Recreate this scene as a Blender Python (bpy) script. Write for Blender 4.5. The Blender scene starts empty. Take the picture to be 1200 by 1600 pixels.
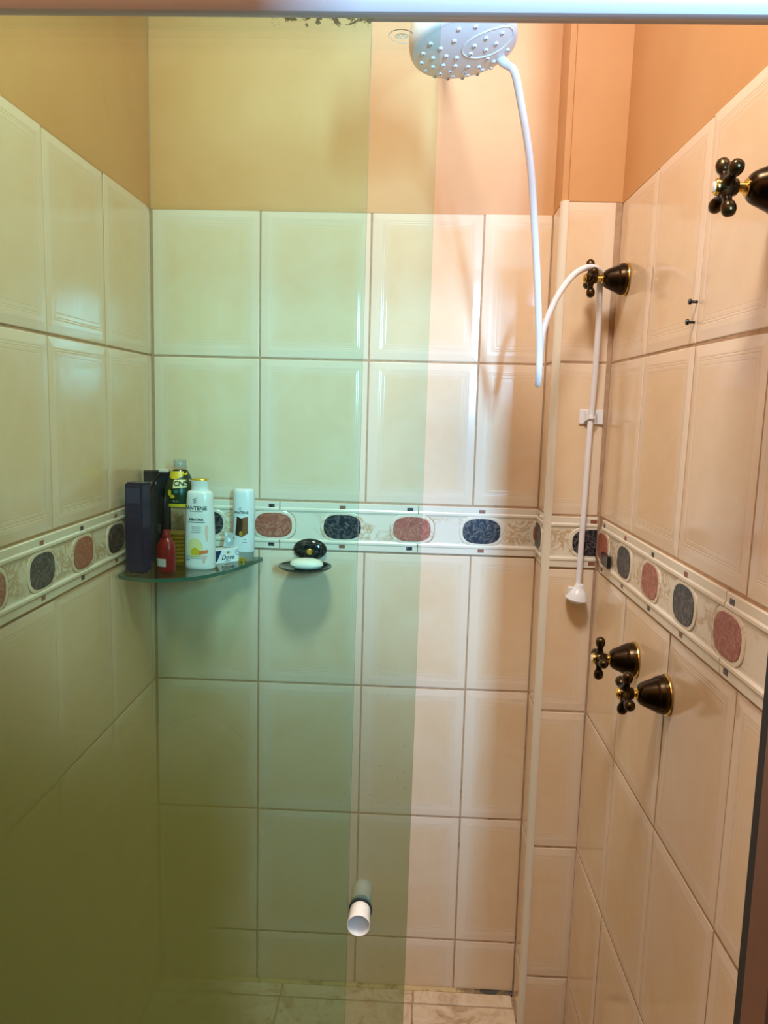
import bpy, bmesh, math, random
from mathutils import Vector, Matrix
R = math.radians
random.seed(7)
S = bpy.context.scene
COL = S.collection

# ------------------------------------------------------------------ camera
cd = bpy.data.cameras.new('camera'); cam = bpy.data.objects.new('camera', cd); COL.objects.link(cam)
cd.sensor_fit = 'VERTICAL'; cd.sensor_height = 36.0; cd.lens = 36.0 * 1224.79 / 1600.0
cd.clip_start = 0.02
_r = Vector((0.99886951, 0.0398726, 0.02588195)); _u = Vector((-0.0309061, 0.1310388, 0.99089538)); _f = Vector((-0.03611804, 0.99057509, -0.13212297))
cam.matrix_world = Matrix(((_r.x, _u.x, -_f.x, 0.6137), (_r.y, _u.y, -_f.y, -1.8275), (_r.z, _u.z, -_f.z, 1.4706), (0, 0, 0, 1)))
S.camera = cam

# ------------------------------------------------------------------ world, lights, exposure
w = bpy.data.worlds.new('world'); S.world = w; w.use_nodes = True
w.node_tree.nodes['Background'].inputs['Color'].default_value = (0.75, 0.85, 1.0, 1)
w.node_tree.nodes['Background'].inputs['Strength'].default_value = 1.0
S.view_settings.view_transform = 'Standard'; S.view_settings.look = 'None'
S.view_settings.gamma = 1.0; S.view_settings.use_curve_mapping = False
S.view_settings.exposure = 0.0
WIN_X, WIN_Z, WIN_W, WIN_H = 1.335, 1.87, 0.12, 0.62


def area(name, loc, rot, sx, sy, power, color):
    l = bpy.data.lights.new(name, 'AREA'); l.shape = 'RECTANGLE'; l.size = sx; l.size_y = sy; l.energy = power; l.color = color
    o = bpy.data.objects.new(name, l); COL.objects.link(o); o.location = loc; o.rotation_euler = rot
    return o


# daylight through the narrow bathroom window behind and to the right of the camera
area('window_daylight', (WIN_X, -2.86, WIN_Z), (R(90), 0, 0), WIN_W, WIN_H, 146.0, (0.27, 0.61, 1.0))
# overhead ambient fill, added as an unseen square ceiling lamp
area('added_fill_light', (0.55, -1.30, 2.94), (0, 0, 0), 0.34, 0.34, 37.0, (0.965, 0.965, 0.975))

# ------------------------------------------------------------------ material helpers
def new_mat(name):
    m = bpy.data.materials.new(name); m.use_nodes = True
    nt = m.node_tree; nt.nodes.clear()
    return m, nt


class G:
    """tiny node-graph helper"""
    def __init__(s, nt): s.nt = nt
    def n(s, t, **kw):
        nd = s.nt.nodes.new(t)
        for k, v in kw.items():
            if k.startswith('i_'):
                nd.inputs[k[2:].replace('_', ' ')].default_value = v
            elif k == 'ins':
                for kk, vv in v.items():
                    if hasattr(vv, 'is_output') or isinstance(vv, bpy.types.NodeSocket): s.nt.links.new(vv, nd.inputs[kk])
                    else: nd.inputs[kk].default_value = vv
            else: setattr(nd, k, v)
        return nd
    def l(s, a, b): s.nt.links.new(a, b)
    def math(s, op, a, b=0.0, c=0.0, clamp=False):
        nd = s.nt.nodes.new('ShaderNodeMath'); nd.operation = op; nd.use_clamp = clamp
        for i, v in enumerate((a, b, c)):
            if isinstance(v, bpy.types.NodeSocket): s.nt.links.new(v, nd.inputs[i])
            else: nd.inputs[i].default_value = v
        return nd.outputs[0]
    def mix(s, f, a, b, blend='MIX'):
        nd = s.nt.nodes.new('ShaderNodeMix'); nd.data_type = 'RGBA'; nd.blend_type = blend
        for i, v in ((0, f), (6, a), (7, b)):
            if isinstance(v, bpy.types.NodeSocket): s.nt.links.new(v, nd.inputs[i])
            else: nd.inputs[i].default_value = v if i == 0 else (tuple(v) + (1,))[:4]
        return nd.outputs[2]
    def ramp(s, f, stops, ease=False):
        nd = s.nt.nodes.new('ShaderNodeValToRGB'); cr = nd.color_ramp
        if ease: cr.interpolation = 'EASE'
        while len(cr.elements) > 1: cr.elements.remove(cr.elements[0])
        for i, (p, c) in enumerate(stops):
            e = cr.elements[0] if i == 0 else cr.elements.new(p)
            e.position = p; e.color = (tuple(c) + (1,))[:4] if not isinstance(c, (int, float)) else (c, c, c, 1)
        s.nt.links.new(f, nd.inputs[0]); return nd.outputs[0]
    def noise(s, vec, scale, detail=3.0, rough=0.5, dist=0.0, out=0):
        nd = s.nt.nodes.new('ShaderNodeTexNoise'); nd.inputs['Scale'].default_value = scale; nd.inputs['Detail'].default_value = detail
        nd.inputs['Roughness'].default_value = rough; nd.inputs['Distortion'].default_value = dist
        if vec is not None: s.nt.links.new(vec, nd.inputs['Vector'])
        return nd.outputs[out]
    def coords(s, rnd=0.0):
        tc = s.nt.nodes.new('ShaderNodeTexCoord')
        v = tc.outputs['Object']
        if rnd:
            oi = s.nt.nodes.new('ShaderNodeObjectInfo')
            a = s.nt.nodes.new('ShaderNodeVectorMath'); a.operation = 'ADD'
            sc = s.nt.nodes.new('ShaderNodeVectorMath'); sc.operation = 'SCALE'; sc.inputs[0].default_value = (1.0, 0.37, 0.73)
            s.nt.links.new(s.math('MULTIPLY', oi.outputs['Random'], rnd), sc.inputs['Scale'])
            s.nt.links.new(v, a.inputs[0]); s.nt.links.new(sc.outputs[0], a.inputs[1]); return v, a.outputs[0]
        return v
    def bump(s, h, strength=0.2, dist=0.001, normal=None):
        nd = s.nt.nodes.new('ShaderNodeBump'); nd.inputs['Strength'].default_value = strength; nd.inputs['Distance'].default_value = dist
        s.nt.links.new(h, nd.inputs['Height'])
        if normal is not None: s.nt.links.new(normal, nd.inputs['Normal'])
        return nd.outputs[0]
    def out(s, shader):
        o = s.nt.nodes.new('ShaderNodeOutputMaterial'); s.nt.links.new(shader, o.inputs['Surface'])
    def pbr(s, color, rough=0.4, metal=0.0, normal=None, ior=1.5, **kw):
        p = s.nt.nodes.new('ShaderNodeBsdfPrincipled')
        for k, v in (('Base Color', color), ('Roughness', rough), ('Metallic', metal), ('IOR', ior)):
            if isinstance(v, bpy.types.NodeSocket): s.nt.links.new(v, p.inputs[k])
            else: p.inputs[k].default_value = (tuple(v) + (1,))[:4] if k == 'Base Color' else v
        for k, v in kw.items(): p.inputs[k.replace('_', ' ')].default_value = v
        if normal is not None: s.nt.links.new(normal, p.inputs['Normal'])
        return p.outputs[0]


def simple(name, color, rough=0.4, metal=0.0, var=0.06, scale=40.0, bump=0.0, **kw):
    """plain coloured material with a slight procedural variation"""
    m, nt = new_mat(name); g = G(nt); v = g.coords()
    n = g.noise(v, scale, 3.0)
    dark = tuple(c * (1 - var) for c in color); light = tuple(min(1.0, c * (1 + var)) for c in color)
    c = g.mix(n, dark, light)
    nm = g.bump(n, bump, 0.001) if bump else None
    g.out(g.pbr(c, rough, metal, nm, kw.pop('IOR', 1.5), **kw)); return m


M = {}
TW, TH, LB = 0.252, 0.3296, 0.3278       # tile pitch (width, height) and border-tile length
ZT, Z1, Z2, Z3, Z4, Z5, Z6 = 1.9056, 1.5765, 1.2469, 1.1290, 0.7994, 0.4698, 0.1402   # tile top and joint heights


def tile_mat():
    m, nt = new_mat('glazed_cream_tile'); g = G(nt); v, vr = g.coords(13.0)
    sx = nt.nodes.new('ShaderNodeSeparateXYZ'); nt.links.new(v, sx.inputs[0])
    x, z = sx.outputs[0], sx.outputs[2]
    d = g.math('MINIMUM', g.math('MINIMUM', x, g.math('SUBTRACT', TW, x)), g.math('MINIMUM', z, g.math('SUBTRACT', TH, z)))
    def line(at, wd): return g.math('SUBTRACT', 1.0, g.math('DIVIDE', g.math('ABSOLUTE', g.math('SUBTRACT', d, at)), wd), clamp=True)
    lines = g.math('MAXIMUM', g.math('MAXIMUM', line(0.0245, 0.0011), line(0.0285, 0.0011)), g.math('MULTIPLY', line(0.036, 0.0011), 0.7))
    inside = g.ramp(d, [(0.018, 0.0), (0.045, 1.0)])
    n1 = g.noise(vr, 9.0, 5.0, 0.62, 0.8); n2 = g.noise(vr, 34.0, 3.0, 0.6, 0.5)
    cloud = g.ramp(n1, [(0.32, (0.77, 0.55, 0.335)), (0.52, (0.79, 0.585, 0.370)), (0.70, (0.79, 0.615, 0.41))])
    cloud = g.mix(g.ramp(n2, [(0.52, 0.0), (0.75, 0.25)]), cloud, (0.73, 0.54, 0.37))
    col = g.mix(inside, (0.81, 0.635, 0.455), cloud)
    col = g.mix(g.math('MULTIPLY', lines, 0.10), col, (0.55, 0.42, 0.30))
    wav = g.noise(vr, 16.0, 2.0)
    nm = g.bump(wav, 0.14, 0.002); nm = g.bump(g.math('SUBTRACT', 1.0, lines), 0.35, 0.0006, nm)
    g.out(g.pbr(col, 0.13, 0.0, nm, 1.5)); return m


def grout_mat():
    m, nt = new_mat('brown_grout'); g = G(nt); v = g.coords()
    sx = nt.nodes.new('ShaderNodeSeparateXYZ'); nt.links.new(v, sx.inputs[0])
    n = g.noise(v, 60.0, 4.0, 0.65); n2 = g.noise(v, 14.0, 5.0, 0.7)
    c = g.ramp(n, [(0.3, (0.40, 0.24, 0.13)), (0.7, (0.52, 0.34, 0.20))])
    low = g.ramp(sx.outputs[2], [(0.0, 1.0), (0.55, 0.6), (1.0, 0.15)])
    mould = g.math('MULTIPLY', g.ramp(n2, [(0.54, 0.0), (0.64, 1.0)]), low)
    c = g.mix(g.math('MULTIPLY', mould, 0.85), c, (0.05, 0.035, 0.02))
    g.out(g.pbr(c, 0.8, 0.0, g.bump(n, 0.3, 0.001))); return m


def paint_mat(name, a, b):
    m, nt = new_mat(name); g = G(nt); v = g.coords()
    n = g.noise(v, 3.0, 5.0, 0.55); n2 = g.noise(v, 160.0, 2.0)
    c = g.mix(g.ramp(n, [(0.35, 0.0), (0.7, 1.0)]), a, b)
    scuff = g.ramp(g.noise(v, 5.5, 6.0, 0.7, 1.5), [(0.66, 0.0), (0.74, 0.35)])
    c = g.mix(scuff, c, tuple(k * 0.72 for k in a))
    g.out(g.pbr(c, 0.42, 0.0, g.bump(n2, 0.10, 0.001))); return m


def border_mat():
    m, nt = new_mat('cream_veined_border'); g = G(nt); v, vr = g.coords(7.0)
    sx = nt.nodes.new('ShaderNodeSeparateXYZ'); nt.links.new(v, sx.inputs[0])
    z = sx.outputs[2]
    field = g.math('MULTIPLY', g.ramp(z, [(0.025, 0.0), (0.029, 1.0)]), g.ramp(z, [(0.083, 1.0), (0.087, 0.0)]))
    dn = g.noise(vr, 20.0, 4.0, 0.6, 2.2)
    vein = g.ramp(g.math('ABSOLUTE', g.math('SUBTRACT', dn, 0.5)), [(0.0, 1.0), (0.030, 0.75), (0.075, 0.0)])
    pat = g.ramp(g.noise(vr, 13.0, 2.0), [(0.44, 0.0), (0.54, 1.0)])
    vein = g.math('MULTIPLY', g.math('MULTIPLY', vein, pat), field)
    c = g.mix(g.noise(vr, 30.0, 3.0), (0.76, 0.66, 0.50), (0.80, 0.72, 0.57))
    c = g.mix(g.math('MULTIPLY', vein, 0.85), c, (0.52, 0.34, 0.16))
    g.out(g.pbr(c, 0.2, 0.0, g.bump(g.noise(vr, 24.0, 3.0), 0.2, 0.001))); return m


def marble_mat(name, base, mid, vein, rough=0.15, scale=55.0):
    m, nt = new_mat(name); g = G(nt); v, vr = g.coords(9.0)
    a = g.noise(vr, scale, 4.0, 0.65, 2.0)
    b = g.noise(vr, scale * 0.45, 5.0, 0.6, 3.0)
    c = g.ramp(a, [(0.36, base), (0.62, mid)])
    ve = g.ramp(g.math('ABSOLUTE', g.math('SUBTRACT', b, 0.5)), [(0.0, 1.0), (0.016, 0.7), (0.04, 0.0)])
    c = g.mix(g.math('MULTIPLY', ve, 0.6), c, vein)
    g.out(g.pbr(c, rough)); return m


def glass_mat(name, tint, kind=''):
    """one face of a tinted pane: tinted see-through plus a mirror share that grows at grazing angles"""
    m, nt = new_mat(name); g = G(nt); v = g.coords()
    tr = g.n('ShaderNodeBsdfTransparent', ins={'Color': tuple(tint) + (1,)}).outputs[0]
    gl = g.n('ShaderNodeBsdfGlossy', ins={'Color': (1, 1, 1, 1), 'Roughness': 0.0}).outputs[0]
    geo = nt.nodes.new('ShaderNodeNewGeometry'); dp = nt.nodes.new('ShaderNodeVectorMath'); dp.operation = 'DOT_PRODUCT'
    nt.links.new(geo.outputs['Normal'], dp.inputs[0]); nt.links.new(geo.outputs['Incoming'], dp.inputs[1])
    fr = g.math('ADD', g.math('MULTIPLY', g.math('POWER', g.math('SUBTRACT', 1.0, g.math('ABSOLUTE', dp.outputs['Value']), clamp=True), 5.0), 0.97), 0.027)
    lw = g.n('ShaderNodeMixShader', ins={0: fr, 1: tr, 2: gl}).outputs[0]
    sx = nt.nodes.new('ShaderNodeSeparateXYZ'); nt.links.new(v, sx.inputs[0]); x, z = sx.outputs[0], sx.outputs[2]
    if kind == 'scum':
        # dried soap film on the shower side: thick low down and towards the wall, with wiped edges
        wob = g.math('MULTIPLY', g.math('SUBTRACT', g.noise(v, 4.0, 3.0, 0.5), 0.5), 0.12)
        hz = g.math('ADD', z, wob)
        low = g.ramp(g.math('MULTIPLY', hz, 0.5), [(0.96 / 2, 1.0), (1.31 / 2, 0.0)], True)
        xx = g.math('ADD', x, wob)
        side = g.ramp(xx, [(0.38, 1.0), (0.47, 0.55)], True)
        amt = g.math('MULTIPLY', low, side)
        film = g.n('ShaderNodeBsdfTranslucent', ins={'Color': (0.34, 0.33, 0.115, 1)}).outputs[0]
        drops = g.n('ShaderNodeTexVoronoi', ins={'Vector': v, 'Scale': 95.0}).outputs['Distance']
        dm = g.math('MULTIPLY', g.ramp(drops, [(0.06, 1.0), (0.12, 0.0)]), g.ramp(g.noise(v, 7.0, 3.0), [(0.52, 0.0), (0.62, 0.6)]))
        lw = g.n('ShaderNodeMixShader', ins={0: g.math('MULTIPLY', amt, 0.93), 1: lw, 2: film}).outputs[0]
        dk = g.n('ShaderNodeBsdfDiffuse', ins={'Color': (0.16, 0.15, 0.08, 1)}).outputs[0]
        lw = g.n('ShaderNodeMixShader', ins={0: g.math('MULTIPLY', dm, g.math('MULTIPLY', low, 0.5)), 1: lw, 2: dk}).outputs[0]
    if kind == 'mould':
        # black mould creeping out of the rail at the pane's upper corner
        nz = g.noise(v, 60.0, 5.0, 0.7, 1.2)
        top = g.math('DIVIDE', g.math('SUBTRACT', z, 1.8215), 0.022, clamp=True)
        sd = g.ramp(x, [(0.40, 0.35), (0.50, 1.0)])
        k = g.math('GREATER_THAN', g.math('ADD', nz, g.math('MULTIPLY', g.math('SUBTRACT', g.math('MULTIPLY', top, sd), 1.0), 0.42)), 0.47)
        dk = g.n('ShaderNodeBsdfDiffuse', ins={'Color': (0.05, 0.045, 0.025, 1)}).outputs[0]
        lw = g.n('ShaderNodeMixShader', ins={0: g.math('MULTIPLY', k, 0.75), 1: lw, 2: dk}).outputs[0]
    g.out(lw); return m


def bronze_mat():
    m, nt = new_mat('aged_bronze'); g = G(nt); v = g.coords()
    n = g.noise(v, 45.0, 4.0, 0.6)
    geo = nt.nodes.new('ShaderNodeNewGeometry')
    wear = g.ramp(geo.outputs['Pointiness'], [(0.50, 0.0), (0.56, 1.0)])
    c = g.ramp(n, [(0.35, (0.014, 0.008, 0.004)), (0.62, (0.028, 0.016, 0.007)), (0.8, (0.10, 0.055, 0.02))])
    c = g.mix(g.math('MULTIPLY', wear, 0.15), c, (0.34, 0.21, 0.07))
    g.out(g.pbr(c, 0.27, 0.92)); return m


def floor_mat():
    m, nt = new_mat('sandy_stone_tile'); g = G(nt); v, vr = g.coords(5.0)
    n = g.noise(vr, 14.0, 5.0, 0.65, 1.6); n2 = g.noise(vr, 40.0, 4.0, 0.6)
    c = g.ramp(n, [(0.34, (0.50, 0.31, 0.16)), (0.5, (0.72, 0.53, 0.34)), (0.68, (0.80, 0.64, 0.45))])
    c = g.mix(g.ramp(n2, [(0.66, 0.0), (0.74, 0.6)]), c, (0.30, 0.17, 0.08))
    g.out(g.pbr(c, 0.35, 0.0, g.bump(n2, 0.15, 0.001))); return m


def caulk_mat():
    m, nt = new_mat('yellowed_caulk'); g = G(nt); v = g.coords()
    n = g.noise(v, 22.0, 5.0, 0.7); sx = nt.nodes.new('ShaderNodeSeparateXYZ'); nt.links.new(v, sx.inputs[0])
    far = g.ramp(sx.outputs[0], [(0.72, 0.0), (0.86, 1.0)])
    k = g.math('ADD', n, g.math('MULTIPLY', far, 0.25))
    c = g.ramp(k, [(0.5, (0.62, 0.42, 0.17)), (0.62, (0.30, 0.17, 0.05)), (0.74, (0.04, 0.03, 0.015))])
    g.out(g.pbr(c, 0.6)); return m


M['tile'] = tile_mat(); M['grout'] = grout_mat()
M['orange'] = paint_mat('orange_wall_paint', (0.58, 0.285, 0.095), (0.64, 0.350, 0.145))
M['ceiling'] = paint_mat('white_ceiling_paint', (0.82, 0.74, 0.64), (0.86, 0.79, 0.70))
M['border'] = border_mat()
M['black_marble'] = marble_mat('black_marble_inlay', (0.005, 0.005, 0.008), (0.016, 0.016, 0.023), (0.26, 0.21, 0.19), 0.4)
M['red_marble'] = marble_mat('rose_marble_inlay', (0.30, 0.068, 0.036), (0.40, 0.120, 0.070), (0.58, 0.30, 0.19), 0.42)
M['brown_chip'] = simple('brown_square_chip', (0.28, 0.10, 0.055), 0.45, var=0.35, scale=220)
M['dish_marble'] = marble_mat('dark_dish_marble', (0.004, 0.006, 0.005), (0.012, 0.016, 0.014), (0.10, 0.11, 0.10), 0.1, 60.0)
M['glass_a'] = glass_mat('green_glass_face', (0.862, 0.971, 0.930))
M['glass_scum'] = glass_mat('green_glass_soap_filmed_face', (0.862, 0.971, 0.930), 'scum')
M['glass_mould'] = glass_mat('green_glass_mould_specked_face', (0.862, 0.971, 0.930), 'mould')
M['glass_edge'] = simple('green_glass_cut_edge', (0.16, 0.24, 0.15), 0.15, var=0.1)
M['shelf_glass'] = glass_mat('shelf_glass_face', (0.80, 0.90, 0.84))
M['shelf_edge'] = simple('shelf_glass_edge', (0.04, 0.13, 0.09), 0.1, var=0.15)
M['bronze'] = bronze_mat()
M['gold'] = simple('polished_brass', (0.72, 0.50, 0.12), 0.2, 1.0)
M['porcelain'] = simple('porcelain', (0.82, 0.74, 0.62), 0.15)
M['white_plastic'] = simple('white_plastic', (0.80, 0.79, 0.79), 0.28, var=0.02)
M['knob_cream'] = simple('cream_knob_plastic', (0.78, 0.66, 0.53), 0.35, var=0.02)
M['hose_white'] = simple('white_hose_vinyl', (0.80, 0.77, 0.77), 0.35, var=0.03)
M['nozzle_dark'] = simple('nozzle_hole_grey', (0.30, 0.29, 0.29), 0.5)  # grey inside of the nozzle holes
M['trim'] = simple('cream_plastic_corner', (0.78, 0.70, 0.55), 0.3, var=0.04, scale=8)
M['alu_white'] = simple('white_coated_aluminium', (0.64, 0.56, 0.54), 0.42, var=0.02, scale=5)
M['alu_grey'] = simple('grey_aluminium', (0.55, 0.46, 0.42), 0.4, 0.2, var=0.05)
M['alu_brown'] = simple('brown_anodised_aluminium', (0.20, 0.085, 0.045), 0.35, 0.4, var=0.15)
M['rubber'] = simple('black_rubber', (0.012, 0.011, 0.010), 0.6)
M['plain_tile'] = simple('plain_brown_tile', (0.045, 0.026, 0.015), 0.2, var=0.05, scale=6)
M['floor'] = floor_mat(); M['caulk'] = caulk_mat()
M['black_plastic'] = simple('black_plastic', (0.010, 0.009, 0.009), 0.25)
M['soap'] = simple('cream_soap', (0.82, 0.78, 0.62), 0.45, var=0.03)
M['print_black'] = simple('black_print', (0.015, 0.02, 0.018), 0.5)
M['print_grey'] = simple('grey_print', (0.20, 0.22, 0.22), 0.5)


# ------------------------------------------------------------------ geometry helpers
def link(name, me, mat=None, parent=None, loc=None, rot=None, smooth=False):
    o = bpy.data.objects.new(name, me); COL.objects.link(o)
    if mat is not None and not me.materials:
        for mm in (mat if isinstance(mat, (list, tuple)) else [mat]): me.materials.append(M[mm] if isinstance(mm, str) else mm)
    if parent is not None: o.parent = parent
    if loc is not None: o.location = loc
    if rot is not None: o.rotation_euler = rot
    if smooth: shade(me)
    return o


def shade(me, angle=40.0):
    for p in me.polygons: p.use_smooth = True
    try: me.set_sharp_from_angle(angle=R(angle))
    except Exception: pass


def pyd(name, verts, faces):
    me = bpy.data.meshes.new(name); me.from_pydata([tuple(v) for v in verts], [], faces); me.update(); return me


def bm_mesh(name, bm):
    bmesh.ops.recalc_face_normals(bm, faces=bm.faces[:])
    me = bpy.data.meshes.new(name); bm.to_mesh(me); bm.free(); return me


def box_bm(bm, x0, x1, y0, y1, z0, z1, bevel=0.0, seg=2):
    r = bmesh.ops.create_cube(bm, size=1.0); vs = r['verts']
    for v in vs: v.co = Vector(((x0 + x1) / 2 + v.co.x * (x1 - x0), (y0 + y1) / 2 + v.co.y * (y1 - y0), (z0 + z1) / 2 + v.co.z * (z1 - z0)))
    if bevel:
        es = list({e for v in vs for e in v.link_edges})
        bmesh.ops.bevel(bm, geom=es, offset=bevel, segments=seg, affect='EDGES', profile=0.5)


def box(name, x0, x1, y0, y1, z0, z1, bevel=0.0, seg=2):
    bm = bmesh.new(); box_bm(bm, x0, x1, y0, y1, z0, z1, bevel, seg); return bm_mesh(name, bm)


def lathe(name, prof, n=32, sx=1.0, sy=1.0, power=2.0):
    """surface of revolution about z from (r, z) pairs; sx, sy squash it, power > 2 squares the section"""
    vs, fs, rings = [], [], []
    for r, z in prof:
        if r < 1e-6: rings.append([len(vs)]); vs.append((0, 0, z)); continue
        ring = []
        for k in range(n):
            a = 2 * math.pi * k / n; c, s_ = math.cos(a), math.sin(a)
            q = (abs(c) ** power + abs(s_) ** power) ** (-1.0 / power)
            ring.append(len(vs)); vs.append((r * q * c * sx, r * q * s_ * sy, z))
        rings.append(ring)
    for a, b in zip(rings, rings[1:]):
        for k in range(n):
            k2 = (k + 1) % n
            if len(a) == 1 and len(b) == 1: continue
            if len(a) == 1: fs.append((a[0], b[k2], b[k])) if False else fs.append((a[0], b[k], b[k2]))
            elif len(b) == 1: fs.append((a[k], a[k2], b[0]))
            else: fs.append((a[k], a[k2], b[k2], b[k]))
    bm = bmesh.new(); tmp = pyd('t', vs, fs); bm.from_mesh(tmp); bpy.data.meshes.remove(tmp)
    me = bm_mesh(name, bm); shade(me); return me


def axis_mesh(me, direction, origin=(0, 0, 0)):
    """turn a z-axis mesh so that z points along direction"""
    q = Vector((0, 0, 1)).rotation_difference(Vector(direction).normalized()).to_matrix().to_4x4()
    me.transform(Matrix.Translation(Vector(origin)) @ q); return me


def catmull(pts, per=10):
    P = [Vector(p) for p in pts]; P = [P[0] * 2 - P[1]] + P + [P[-1] * 2 - P[-2]]; out = []
    for i in range(1, len(P) - 2):
        for k in range(per):
            t = k / per; a, b, c, d_ = P[i - 1], P[i], P[i + 1], P[i + 2]
            out.append(0.5 * ((2 * b) + (c - a) * t + (2 * a - 5 * b + 4 * c - d_) * t * t + (3 * b - a - 3 * c + d_) * t ** 3))
    out.append(P[-2]); return out


def tube(name, pts, r, n=14, cap=True):
    """round tube along a polyline (parallel-transport frame); r may be a list"""
    P = [Vector(p) for p in pts]; vs, fs = [], []
    t0 = (P[1] - P[0]).normalized(); nrm = t0.orthogonal().normalized()
    for i, p in enumerate(P):
        t = ((P[i + 1] if i + 1 < len(P) else P[i]) - (P[i - 1] if i else P[i])).normalized()
        nrm = (nrm - t * nrm.dot(t)).normalized(); b = t.cross(nrm)
        rr = r[i] if isinstance(r, (list, tuple)) else r
        for k in range(n):
            a = 2 * math.pi * k / n; vs.append(p + (nrm * math.cos(a) + b * math.sin(a)) * rr)
    for i in range(len(P) - 1):
        for k in range(n):
            k2 = (k + 1) % n; fs.append((i * n + k, i * n + k2, (i + 1) * n + k2, (i + 1) * n + k))
    if cap: fs.append(tuple(range(n))[::-1]); fs.append(tuple((len(P) - 1) * n + k for k in range(n)))
    me = pyd(name, vs, fs); shade(me); return me


def prism(name, outline, y0, y1, inset=0.0, step=0.0):
    """outline [(x, z)] extruded from y0 to y1 (y1 towards the room, i.e. smaller); a chamfer of inset/step at the front"""
    n = len(outline); cx = sum(p[0] for p in outline) / n; cz = sum(p[1] for p in outline) / n
    vs = [(x, y0, z) for x, z in outline] + [(x, y1 + step, z) for x, z in outline]; k = 2
    if inset:
        for x, z in outline:
            L = math.hypot(x - cx, z - cz) or 1.0; f = 1 - inset / L
            vs.append((cx + (x - cx) * f, y1, cz + (z - cz) * f))
        k = 3
    fs = []
    for j in range(k - 1):
        for i in range(n): i2 = (i + 1) % n; fs.append((j * n + i, j * n + i2, (j + 1) * n + i2, (j + 1) * n + i))
    fs.append(tuple((k - 1) * n + i for i in range(n)))
    bm = bmesh.new(); t = pyd('t', vs, fs); bm.from_mesh(t); bpy.data.meshes.remove(t); return bm_mesh(name, bm)


def clip_u(poly, u0, u1):
    for lim, sgn in ((u0, 1), (u1, -1)):
        out = []
        for i in range(len(poly)):
            a, b = poly[i], poly[(i + 1) % len(poly)]
            ia, ib = (a[0] - lim) * sgn >= 0, (b[0] - lim) * sgn >= 0
            if ia: out.append(a)
            if ia != ib:
                t = (lim - a[0]) / (b[0] - a[0]); out.append((lim, a[1] + (b[1] - a[1]) * t))
        poly = out
        if len(poly) < 3: return []
    return poly


def empty(name, loc, label, cat, group=None, rot=None):
    o = bpy.data.objects.new(name, None); COL.objects.link(o); o.location = loc; o.empty_display_size = 0.03
    if rot is not None: o.rotation_euler = rot
    return tag(o, label, cat, group)


def tag(o, label, cat, group=None, kind='thing'):
    o['label'] = label; o['category'] = cat; o['kind'] = kind
    if group: o['group'] = group
    return o


def structure(o): o['kind'] = 'structure'; return o


def text_mesh(s, size, font_shear=0.0, align='CENTER', bold=0.0, wide=1.0):
    """lettering as flat mesh in x-z facing -y, centred on x"""
    cu = bpy.data.curves.new('lettering', 'FONT'); cu.body = s; cu.size = size; cu.align_x = align; cu.shear = font_shear; cu.offset = bold
    cu.resolution_u = 3
    o = bpy.data.objects.new('lettering', cu); COL.objects.link(o)
    dg = bpy.context.evaluated_depsgraph_get(); dg.update()
    me = bpy.data.meshes.new_from_object(o.evaluated_get(dg)); bpy.data.objects.remove(o); bpy.data.curves.remove(cu)
    me.materials.clear()
    for v in me.vertices: v.co = Vector((v.co.x * wide, 0.0, v.co.y))
    return me


# ------------------------------------------------------------------ setting: walls
GP = 0.003     # joint plane lies this far behind the tile faces


def wall_frame(name, origin, yaw, u0, u1, lean=0.0, top=3.0):
    """wall slab; local x runs along the wall to the right as seen from the room, local y goes into the wall"""
    m = box(name, u0, u1, 0.0, 0.10, 0.0, top)
    o = structure(link(name, m, 'grout', loc=origin, rot=(lean, 0, yaw)))
    return o


tile_cache = {}


def tile_mesh(a, b, c, d_):
    """one glazed tile clipped to local [a, b] x [c, d_]: square sides, sloped frame, raised centre"""
    key = tuple(round(k, 4) for k in (a, b, c, d_))
    if key in tile_cache: return tile_cache[key]
    def prof(t): t = max(0.0, t); return 0.0004 + (0.0005 if t >= 0.0015 else 0.0005 * t / 0.0015) + min(1.0, max(0.0, (t - 0.0015) / 0.0145)) * 0.0009
    def bp(lo, hi, full): return sorted({lo, hi} | {k for k in (0.0015, 0.016, full - 0.016, full - 0.0015) if lo + 1e-4 < k < hi - 1e-4})
    us, vs_ = bp(a, b, TW - 0.004), bp(c, d_, TH - 0.005)
    def h(u, v): return prof(min(u - (0 if a > 0.03 else a), ((TW - 0.004) if b < TW - 0.034 else b) - u, v - (0 if c > 0.03 else c), ((TH - 0.005) if d_ < TH - 0.035 else d_) - v))
    V, F = [], []; idx = {}
    for i, u in enumerate(us):
        for j, v in enumerate(vs_): idx[i, j] = len(V); V.append((u, -h(u, v), v))
    nu, nv = len(us), len(vs_)
    for i in range(nu - 1):
        for j in range(nv - 1):
            q = [idx[i, j], idx[i + 1, j], idx[i + 1, j + 1], idx[i, j + 1]]
            hy = [V[k][1] for k in q]
            if abs(hy[0] + hy[2] - hy[1] - hy[3]) < 1e-7: F.append(tuple(q))
            elif (i < nu / 2 - 0.5) == (j < nv / 2 - 0.5): F += [(q[0], q[1], q[2]), (q[0], q[2], q[3])]
            else: F += [(q[0], q[1], q[3]), (q[1], q[2], q[3])]
    per = [idx[i, 0] for i in range(nu)] + [idx[nu - 1, j] for j in range(1, nv)] + [idx[i, nv - 1] for i in range(nu - 2, -1, -1)] + [idx[0, j] for j in range(nv - 2, 0, -1)]
    base = len(V)
    for k in per: V.append((V[k][0], 0.0004, V[k][2]))
    for i in range(len(per)):
        i2 = (i + 1) % len(per); F.append((per[i], base + i, base + i2, per[i2]))
    me = pyd('tile', V, F); me.materials.append(M['tile']); tile_cache[key] = me; return me


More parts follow.
